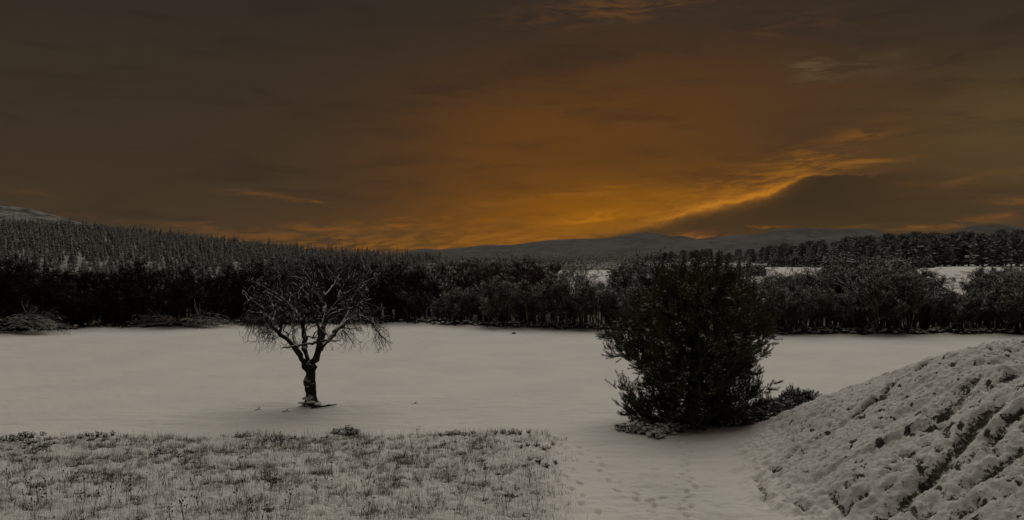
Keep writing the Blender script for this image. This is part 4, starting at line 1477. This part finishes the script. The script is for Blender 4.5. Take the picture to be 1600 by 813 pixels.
# ------------------------------------------------------------ conifers
def spruce(seed, layers=13, nb=7, H=11.0, W=2.2):
    rng = np.random.RandomState(seed)
    bag = Bag()
    for li in range(layers):
        f = li / (layers - 1)
        z = H * (0.10 + 0.86 * f)
        r = W * (1 - f) ** 0.8 * rng.uniform(0.85, 1.1) + 0.15
        k = nb if f < 0.7 else nb - 2
        for j in range(k):
            a = (j + rng.uniform(-.35, .35)) / k * 2 * pi + li * 1.1
            rr = r * rng.uniform(0.7, 1.15)
            d = np.array((cos(a), sin(a), 0))
            s = np.array((-sin(a), cos(a), 0))
            w = rr * rng.uniform(0.28, 0.42) + 0.08
            dr = rr * rng.uniform(0.25, 0.55)
            p0 = np.array((0, 0, z + 0.10))
            p1 = d * rr * 0.55 + s * w + (0, 0, z - dr * 0.35)
            p2 = d * rr + (0, 0, z - dr)
            p3 = d * rr * 0.55 - s * w + (0, 0, z - dr * 0.35)
            p4 = d * rr * 0.5 + (0, 0, z + 0.05 * rr)
            p5 = d * rr * 0.55 + (0, 0, z - dr * 0.35 - 0.35 * w - 0.1)
            bag.add([p0, p1, p2, p3, p4, p5], [(0, 3, 4), (0, 4, 1), (4, 3, 2), (4, 2, 1), (0, 1, 5), (0, 5, 3), (1, 2, 5), (5, 2, 3)])
    V, T = tubes(np.array([[(0, 0, -0.4), (0, 0, H * 0.5), (0, 0, H * 1.04)]]), np.array([[.16, .1, .02]]), 5)
    tk = Bag()
    tk.add(V, T)
    return bag, tk


SPR = [spruce(500 + i, 11 + i % 3, 6 + i % 2, 11.0, 1.9 + 0.30 * i) for i in range(5)]


SPM = [(b.mesh("foliage", M_SPRUCE), tk.mesh("trunk", M_DARKWOOD)) for b, tk in SPR]


def conifer_spots():
    rng = np.random.RandomState(12)
    out = []
    for Y in np.geomspace(185, 925, 60):
        stepx = 4.2 + 0.0018 * Y
        x0, x1 = at(-60, Y)[0], at(700, Y)[0]
        x = x0 + rng.uniform(0, stepx)
        while x < x1:
            px = 800 + F * x / Y
            if px < 690 - (925 - Y) * 0.10:
                out.append((x + rng.uniform(-1, 1), Y + rng.uniform(-3, 3)))
            x += stepx * rng.uniform(0.7, 1.3)
    return np.array(out)


def build_left_forest():
    rng = np.random.RandomState(13)
    sp = conifer_spots()
    z = base_h(sp[:, 0], sp[:, 1])
    px = 800 + F * sp[:, 0] / sp[:, 1]
    # young growth near, tall at the ridge
    hs = np.interp(sp[:, 1], [185, 285, 450, 925], [3.0, 4.8, 8.5, 11.0]) * rng.uniform(0.70, 1.22, len(sp)) * np.where(rng.rand(len(sp)) < 0.12, 1.3, 1.0)
    tops = HZ - (z + hs - CAMH) * F / sp[:, 1]
    # which show largest: those on the ridge line and those in the open band above the hedge
    hedge = np.interp(px, TOPX, TOPY)
    ridge = sp[:, 1] > 800
    vis = (tops < hedge - 2) & (px > -5) & (px < 640)
    score = np.where(vis, hs / sp[:, 1] + ridge * 0.004, -1)
    order = np.argsort(-score)
    ind = order[:295]
    rest = order[295:]
    protos = SPM
    for i in ind:
        k = rng.randint(5)
        s = hs[i] / 11.4
        o = thing("spruce_tree", (sp[i, 0], sp[i, 1], z[i] - 0.3), "snow dusted spruce among many alike on the forested hillside behind the left of the hedge", "tree",
                  "snow dusted spruces on the left hillside", rng.uniform(0, 6.28), s)
        obj("trunk", protos[k][1], o)
        obj("foliage", protos[k][0], o)
    out = Bag()
    for i in rest:
        k = rng.randint(5)
        b = SPR[k][0]
        V = np.concatenate(b.V)
        T = np.concatenate(b.T)
        s = hs[i] / 11.4
        a = rng.uniform(0, 6.28)
        c, s_ = cos(a) * s, sin(a) * s
        out.add(np.c_[V[:, 0] * c - V[:, 1] * s_ + sp[i, 0], V[:, 0] * s_ + V[:, 1] * c + sp[i, 1], V[:, 2] * s + z[i] - 0.3], T)
    o = obj("spruce_forest", out.mesh("spruce_forest", M_SPRUCE))
    tag(o, "dense snow dusted spruce forest covering the hillside on the left", "forest", kind='stuff')
    print("spruces", len(sp))


build_left_forest()


def build_mid_forest():
    """far low woods between the left hill and the pine plantation"""
    rng = np.random.RandomState(14)
    out = Bag()
    small = [spruce(540 + i, 6, 5, 11.0, 2.6 + 0.5 * i) for i in range(3)]
    n = 0
    for Y in np.r_[np.geomspace(225, 690, 16), np.geomspace(720, 1800, 16)]:
        x0, x1 = at(600 if Y < 700 else 560, Y)[0], at(1040 if Y < 700 else 1120, Y)[0]
        x = x0
        while x < x1:
            b = small[rng.randint(3)][0]
            V, T = np.concatenate(b.V), np.concatenate(b.T)
            s = rng.uniform(0.6, 1.15) * np.interp(Y, [225, 350, 700, 1000, 1001], [0.26, 0.38, 0.62, 0.8, 1.1])
            a = rng.uniform(0, 6.28)
            z = float(base_h(x, Y))
            c, s_ = cos(a) * s, sin(a) * s
            out.add(np.c_[V[:, 0] * c - V[:, 1] * s_ + x, V[:, 0] * s_ + V[:, 1] * c + Y, V[:, 2] * s + z - 0.3], T)
            x += rng.uniform(4, 9) * (Y / 900) ** 0.5 * (1.0 if Y > 700 else 0.55)
            n += 1
    o = obj("far_woods", out.mesh("far_woods", M_SPRUCE))
    tag(o, "distant low woods at the foot of the mountains in the middle of the view", "forest", kind='stuff')
    print("mid", n)


build_mid_forest()


def plantation_pine(seed, H=11.0):
    """rounded pine crown: whorled boughs of needle clumps, snow pads on the lower boughs"""
    rng = np.random.RandomState(seed)
    needles, snow, wood = Bag(), Bag(), Bag()
    tr = np.array([[(0, 0, -0.3), (rng.uniform(-.2, .2), 0, H * 0.5), (rng.uniform(-.3, .3), 0, H * 0.97)]])
    wood.add(*tubes(tr, np.array([[.22, .15, .03]]), 6))
    boughs = []
    nb = 56
    for i in range(nb):
        f = (i + 0.5) / nb
        z = H * (0.07 + 0.90 * f)
        r = 3.1 * (1 - f ** 2.2) ** 0.5 * rng.uniform(0.65, 1.1) + 0.35
        if f < 0.15:
            r *= 0.8
        a = i * 2.4 + rng.uniform(-.4, .4)
        tip = np.array((cos(a) * r, sin(a) * r, z + 0.22 * r))
        boughs.append([(0, 0, z - 0.15 * r), tip * (0.5, 0.5, 1) + (0, 0, -0.12 * r), tip])
        n = int(16 + 16 * r)
        t = rng.uniform(0.3, 1.05, n)
        C = np.array((0, 0, z - 0.1 * r)) * (1 - t[:, None]) + tip * t[:, None] + rng.randn(n, 3) * (0.30, 0.30, 0.16)
        up = rng.randn(n, 3) * 0.45 + (cos(a) * 0.4, sin(a) * 0.4, 0.9)
        up /= np.linalg.norm(up, axis=1, keepdims=True)
        V, T = shoots(C, up, np.full(n, 0.35), rng, 9, 0.30, 0.035)
        needles.add(V, T)
        if f < 0.85 and rng.rand() < 0.85:
            m = rng.randint(2, 7)
            tt = rng.uniform(0.55, 1.0, m)
            C2 = np.array((0, 0, z)) * (1 - tt[:, None]) + tip * tt[:, None] + rng.randn(m, 3) * (0.25, 0.25, 0.10) + (cos(a) * 0.25, sin(a) * 0.25, 0.22)
            sz = rng.uniform(0.12, 0.50, (m, 1)) * (1.15 - 0.8 * f) * np.array([[1.5, 1.5, 0.8]]) * rng.uniform(0.6, 1.3, (m, 3))
            V, T = blobs(C2, sz, rng, ICO1, 0.3)
            snow.add(V, T)
    wood.add(*tubes(np.array(boughs), np.tile([.07, .05, .02], (nb, 1)), 4))
    return needles.mesh("foliage", M_RPINE), snow.mesh("snow", M_DARKSNOW), wood.mesh("trunk", M_DARKWOOD, True)


PP = [plantation_pine(600 + i) for i in range(4)]


ORD = ['first', 'second', 'third', 'fourth', 'fifth', 'sixth', 'seventh', 'eighth', 'ninth', 'tenth', 'eleventh', 'twelfth', 'thirteenth',
       'fourteenth', 'fifteenth', 'sixteenth', 'seventeenth', 'eighteenth', 'nineteenth', 'twentieth']
FRONT = []


def build_plantation():
    rng = np.random.RandomState(15)
    TX = [980, 1060, 1100, 1180, 1240, 1300, 1350, 1390, 1440, 1480, 1520, 1560, 1590, 1640, 1720]
    TY = [394, 392, 391, 389, 380, 374, 368, 364, 362, 363, 362, 359, 356, 354, 352]
    BX = [1000, 1200, 1400, 1700]
    for row in range(4):
        px = 990 + row * 5
        while px < 1680:
            q = px + rng.uniform(-5, 5)
            Y = np.interp(q, [980, 1250, 1400, 1700], [440, 330, 262, 248]) + row * 9 + rng.uniform(-3, 3)
            wpx = 2.6 * 2 * F / Y
            px += wpx * rng.uniform(0.62, 0.95) * (0.6 if q < 1230 else 1.0)
            x, y = at(q, Y)
            z = gz(x, y) - 0.2
            if row == 0 and rng.rand() < 0.15:
                continue
            ty = np.interp(q, TX, TY) + rng.uniform(-4, 9) + (6 if row == 0 else 0)
            h = CAMH + (HZ - ty) / F * Y - z
            s = h / 11.3
            right = q > 1380
            if row == 0 and 1000 < q < 1600:
                FRONT.append((q, None))
            lab = ("snow laden plantation pine among many alike above the open snow field on the right" if right else
                   "snow dusted plantation pine among many alike in the row running left towards the mountains")
            o = thing("plantation_pine", (x, y, z), lab, "tree", "snow dusted pines of the plantation on the right", rng.uniform(0, 6.28))
            ws = s * rng.uniform(1.0, 1.35)
            o.scale = (ws, ws, s)
            if FRONT and FRONT[-1][1] is None:
                FRONT[-1] = (q, o)
            if rng.rand() < np.interp(q, [980, 1180, 1350, 1600], [0.7, 0.45, 0.2, 0.10]):
                o.scale = (s * 1.05, s * 1.05, s * rng.uniform(0.95, 1.12))
                f_, t_ = SPM[rng.randint(5)]
                obj("trunk", t_, o)
                obj("foliage", f_, o)
                continue
            nm, sm, wm = PP[rng.randint(4)]
            obj("trunk", wm, o)
            obj("foliage", nm, o)['kind'] = 'stuff'
            obj("snow", sm, o)['kind'] = 'stuff'

    # young trees along the foot of the plantation
    q = 968.0
    while q < 1450:
        q += rng.uniform(3.5, 7)
        if 1192 < q < 1284 or q > 1428:
            Y = 244
        else:
            Y = rng.uniform(172, 215)
        x, y = at(q, Y)
        z = gz(x, y) - 0.2
        h = CAMH + (HZ - rng.uniform(395, 408) + (6 if q > 1200 else 0)) / F * Y - z
        s = h / 11.3
        o = thing("young_pine", (x, y, z), "small young conifer in the dark fringe along the foot of the plantation", "tree",
                  "young conifers along the foot of the plantation", rng.uniform(0, 6.28))
        o.scale = (s * 1.9, s * 1.9, s)
        f_, t_ = SPM[rng.randint(5)]
        obj("trunk", t_, o)
        obj("foliage", f_, o)
    FRONT.sort(key=lambda t: -t[0])
    for (q, o), w in zip(FRONT, ORD):
        o['label'] = ("rightmost" if w == 'first' else w + " from the right") + " of the snow laden pines in the front row of the plantation"


build_plantation()

# ------------------------------------------------------------ rough grass in the foreground
def blades(x, y, h, lean, rng, w=0.0035, K=3, spread=0.35):
    n = len(x)
    z = ground_h(x, y)
    az = rng.uniform(0, 2 * pi, n)
    th = np.abs(rng.randn(n)) * spread + lean
    d = np.stack([np.sin(th) * np.cos(az), np.sin(th) * np.sin(az), np.cos(th)], 1)
    B = np.stack([x, y, z - 0.02], 1)
    M_ = B + d * (h * 0.55)[:, None]
    tp = B + d * h[:, None] + np.stack([np.cos(az), np.sin(az), -0.6 * np.ones(n)], 1) * (h * rng.uniform(0.0, 0.35, n))[:, None]
    fa = rng.uniform(0, pi, n)
    wv = np.stack([np.cos(fa), np.sin(fa) * 0.5, np.zeros(n)], 1) * w
    V = np.stack([B - wv, B + wv, M_ - wv * 0.8, M_ + wv * 0.8, tp], 1).reshape(-1, 3)
    i = np.arange(n) * 5
    T = np.concatenate([np.stack([i, i + 1, i + 3], 1), np.stack([i, i + 3, i + 2], 1), np.stack([i + 2, i + 3, i + 4], 1)])
    return V, T


def build_grass():
    rng = np.random.RandomState(16)
    bag = Bag()
    # tufts
    nt = 13500
    Y = rng.uniform(14.5, 26.6, nt)
    px = rng.uniform(-60, 960, nt)
    X = (px - 800) / F * Y
    gm = grass_mask(X, Y)
    dens = 0.10 + 1.1 * sst(fbm(X * 0.6, Y * 0.9, 4, 430) + 0.2, -0.15, 0.7)
    dens = dens * (0.40 + 0.6 * sst(Y, 18.5, 21.5)) * (1 - 0.55 * sst(px, 640, 850) * (1 - sst(Y, 22.5, 25.5)))
    keep = rng.rand(nt) < gm * dens
    X, Y = X[keep], Y[keep]
    m = 13
    n = len(X)
    size = np.repeat(rng.uniform(0.6, 1.25, n) * (1 + 0.5 * (rng.rand(n) < 0.1)), m)
    bx = np.repeat(X, m) + rng.randn(n * m) * 0.055
    by = np.repeat(Y, m) + rng.randn(n * m) * 0.055
    h = rng.uniform(0.07, 0.21, n * m) * size
    bag.add(*blades(bx, by, h, 0.05, rng, 0.0034))
    # single thin stems between the tufts
    n2 = 15000
    Y2 = rng.uniform(14.5, 26.5, n2)
    X2 = (rng.uniform(-60, 960, n2) - 800) / F * Y2
    k2 = rng.rand(n2) < grass_mask(X2, Y2)
    bag.add(*blades(X2[k2], Y2[k2], rng.uniform(0.1, 0.36, k2.sum()), 0.0, rng, 0.0026, spread=0.25))
    # taller tussock fringe along the back edge
    n3 = 2600
    X3 = rng.uniform(-18, 1.3, n3)
    Y3 = 26.0 + rng.randn(n3) * 0.2 + 0.012 * X3
    k3 = rng.rand(n3) < sst(pn(X3 * 0.9, 3.0, 440), -0.35, 0.5) * sst(X3, -15, -9)
    bag.add(*blades(X3[k3], Y3[k3], rng.uniform(0.12, 0.42, k3.sum()), 0.0, rng, 0.0028, spread=0.3))
    o = obj("grass", bag.mesh("grass", M_STRAW))
    tag(o, "dry tawny rough grass poking through the snow in the left foreground", "grass", kind='stuff')
    # sparse blades on the mound
    bag = Bag()
    n4 = 9000
    X4 = rng.uniform(5.0, 16, n4)
    Y4 = rng.uniform(11.5, 30, n4)
    hh = mound_h(X4, Y4)
    th = np.arctan2(Y4 - MC[1], X4 - MC[0])
    k4 = (hh > 0.05) & (rng.rand(n4) < 0.7 * sst(pn(X4 * 1.5, Y4 * 1.5, 450), -0.1, 0.7) + 0.04)
    V, T = blades(X4[k4], Y4[k4], rng.uniform(0.04, 0.12, k4.sum()), 0.3, rng, 0.003)
    V[:, 2] += np.repeat(hh[k4], 5) + 0.0
    bag.add(V, T)
    o = obj("mound_grass", bag.mesh("mound_grass", M_HEATH))
    tag(o, "short dead grass showing through the snow on the mound", "grass", kind='stuff')


build_grass()


# heather cushions in the rough grass
hc = [(40, 26.0, .42, .2, "wide dark heather patch near the left edge, upper left corner of the rough grass"),
      (8, 25.2, .36, .18, "dark heather patch cut by the left edge of the view"),
      (60, 24.6, .34, .14, "dark heather mat just below the wide heather patch on the left"),
      (150, 26.1, .3, .16, "small heather tuft on the back edge of the rough grass, right of the wide patch"),
      (430, 25.2, .5, .14, "flat speckled heather cushion below and left of the lone tree"),
      (265, 23.6, .40, .13, "snowy heather hummock in the middle of the left half of the rough grass"),
      (715, 26.0, .35, .12, "dark heather tuft on the back edge of the rough grass near its right corner"),
      (800, 26.1, .28, .14, "dark heather tuft at the back right corner of the rough grass"),
      (838, 24.3, .16, .10, "little heather tuft halfway down the right side of the rough grass"),
      (842, 22.2, .14, .10, "dark tuft low on the right side of the rough grass")]
for i, (px, Y, r, h, lb) in enumerate(hc):
    needle_bush("heather", [(px, Y, r * .7, h), (px + 12, Y - .25, r * .5, h * .8), (px - 14, Y + .2, r * .5, h * .7), (px + 26, Y + .3, r * .3, h * .6), (px - 24, Y - .35, r * .35, h * .6)], lb, "heather", 700 + i, M_HEATH, 0.55, 0.025,
                group="heather cushions in the rough grass", L=(0.03, 0.09), m=12, spread=0.55, bs=0.28)


# dead flower stalks with dark seed heads
def stalk_mesh(seed):
    rng = np.random.RandomState(seed)
    stems, heads = Bag(), Bag()
    n = rng.randint(2, 5)
    for j in range(n):
        L = rng.uniform(0.28, 0.52)
        az = rng.uniform(0, 6.28)
        t = rng.uniform(0.1, 0.55)
        d = np.array((sin(t) * cos(az), sin(t) * sin(az), cos(t)))
        P = np.array([(0, 0, -0.03), d * L * 0.5 + rng.randn(3) * 0.01, d * L])
        stems.add(*tubes(P[None], np.array([[.0045, .0038, .003]]), 4))
        C = [P[-1]]
        for q in range(rng.randint(0, 3)):
            s = P[1] + (P[2] - P[1]) * rng.uniform(0.1, 0.6)
            e = s + (rng.randn(3) * 0.05 + (0, 0, 0.08))
            stems.add(*tubes(np.array([[s, e]]), np.array([[.003, .0025]]), 3))
            C.append(e)
        V, T = blobs(np.array(C), np.tile([0.016, 0.016, 0.019], (len(C), 1)) * rng.uniform(0.8, 1.3), rng, ICO1, 0.15, 0.9)
        heads.add(V, T)
    return stems.mesh("stems", M_STALK), heads.mesh("seed_heads", M_STALK, True)


SM = [stalk_mesh(800 + i) for i in range(6)]
rs = np.random.RandomState(17)
for i in range(74):
    if i < 46:
        px, Y = rs.uniform(10, 430), rs.uniform(17.0, 20.6)
    elif i < 60:
        px, Y = rs.uniform(430, 860), rs.uniform(17.2, 20.5)
    else:
        px, Y = rs.uniform(10, 840), rs.uniform(20.5, 25.5)
    x, y = at(px, Y)
    lab = ("dead flower stalks with dark seed heads, crowded in the lower left of the rough grass" if i < 46 else
           "dead flower stalks with dark seed heads scattered thinly over the rough grass")
    o = thing("seed_stalk", (x, y, gz(x, y)), lab, "dead plant", "dead flower stalks in the rough grass", rs.uniform(0, 6.28), rs.uniform(0.75, 1.15))
    a, b = SM[rs.randint(6)]
    obj("stems", a, o)['kind'] = 'stuff'
    obj("seed_heads", b, o)['kind'] = 'stuff'

# small dark lumps lying out on the field
for (px, py, r, lb, nm) in [(803, 520, .10, "small dark clod lying alone on the far snow in front of the hedge", "clod"),
                            (447, 643, .05, "bit of dark twig on the snow just left of the lone tree", "twig"),
                            (648, 629, .05, "small dark twig lying on the open snow between the lone tree and the pine", "twig"),
                            (403, 640, .035, "tiny twig on the snow well to the left of the lone tree", "twig")]:
    Y = CAMH * F / (py - HZ)
    x, y = at(px, Y)
    z = gz(x, y)
    rng = np.random.RandomState(px)
    if nm == "clod":
        V, T = blobs([(0, 0, 0.02)], [(r * 1.8, r, r)], rng, ICO2, 0.2)
    else:
        P = np.array([[(-.14, 0, .01), (0, .02, .05), (.16, 0, .03)], [(0, .02, .05), (.05, .03, .11), (.08, .05, .15)]])
        V, T = tubes(P, np.tile([.014, .012, .006], (2, 1)), 5)
    o = obj(nm, mesh(nm, V, T, M_HEATH, None, True), None, (x, y, z))
    tag(o, lb, nm)

# ------------------------------------------------------------ thin winter haze
def build_haze():
    m = bpy.data.materials.new("haze")
    m.use_nodes = True
    t = m.node_tree
    t.nodes.clear()
    o = t.nodes.new('ShaderNodeOutputMaterial')
    v = t.nodes.new('ShaderNodeVolumePrincipled')
    v.inputs['Color'].default_value = (0.90, 0.76, 0.52, 1)
    v.inputs['Density'].default_value = 1.0e-5
    t.links.new(v.outputs[0], o.inputs['Volume'])
    x, y0, y1, z0, z1 = 17500, -16500, 17500, -120, 640
    V = [(-x, y0, z0), (x, y0, z0), (x, y1, z0), (-x, y1, z0), (-x, y0, z1), (x, y0, z1), (x, y1, z1), (-x, y1, z1)]
    Q = [(0, 3, 2, 1), (4, 5, 6, 7), (0, 1, 5, 4), (1, 2, 6, 5), (2, 3, 7, 6), (3, 0, 4, 7)]
    tag(obj("haze", mesh("haze", V, None, m, None, False, Q)), kind='stuff')


build_haze()
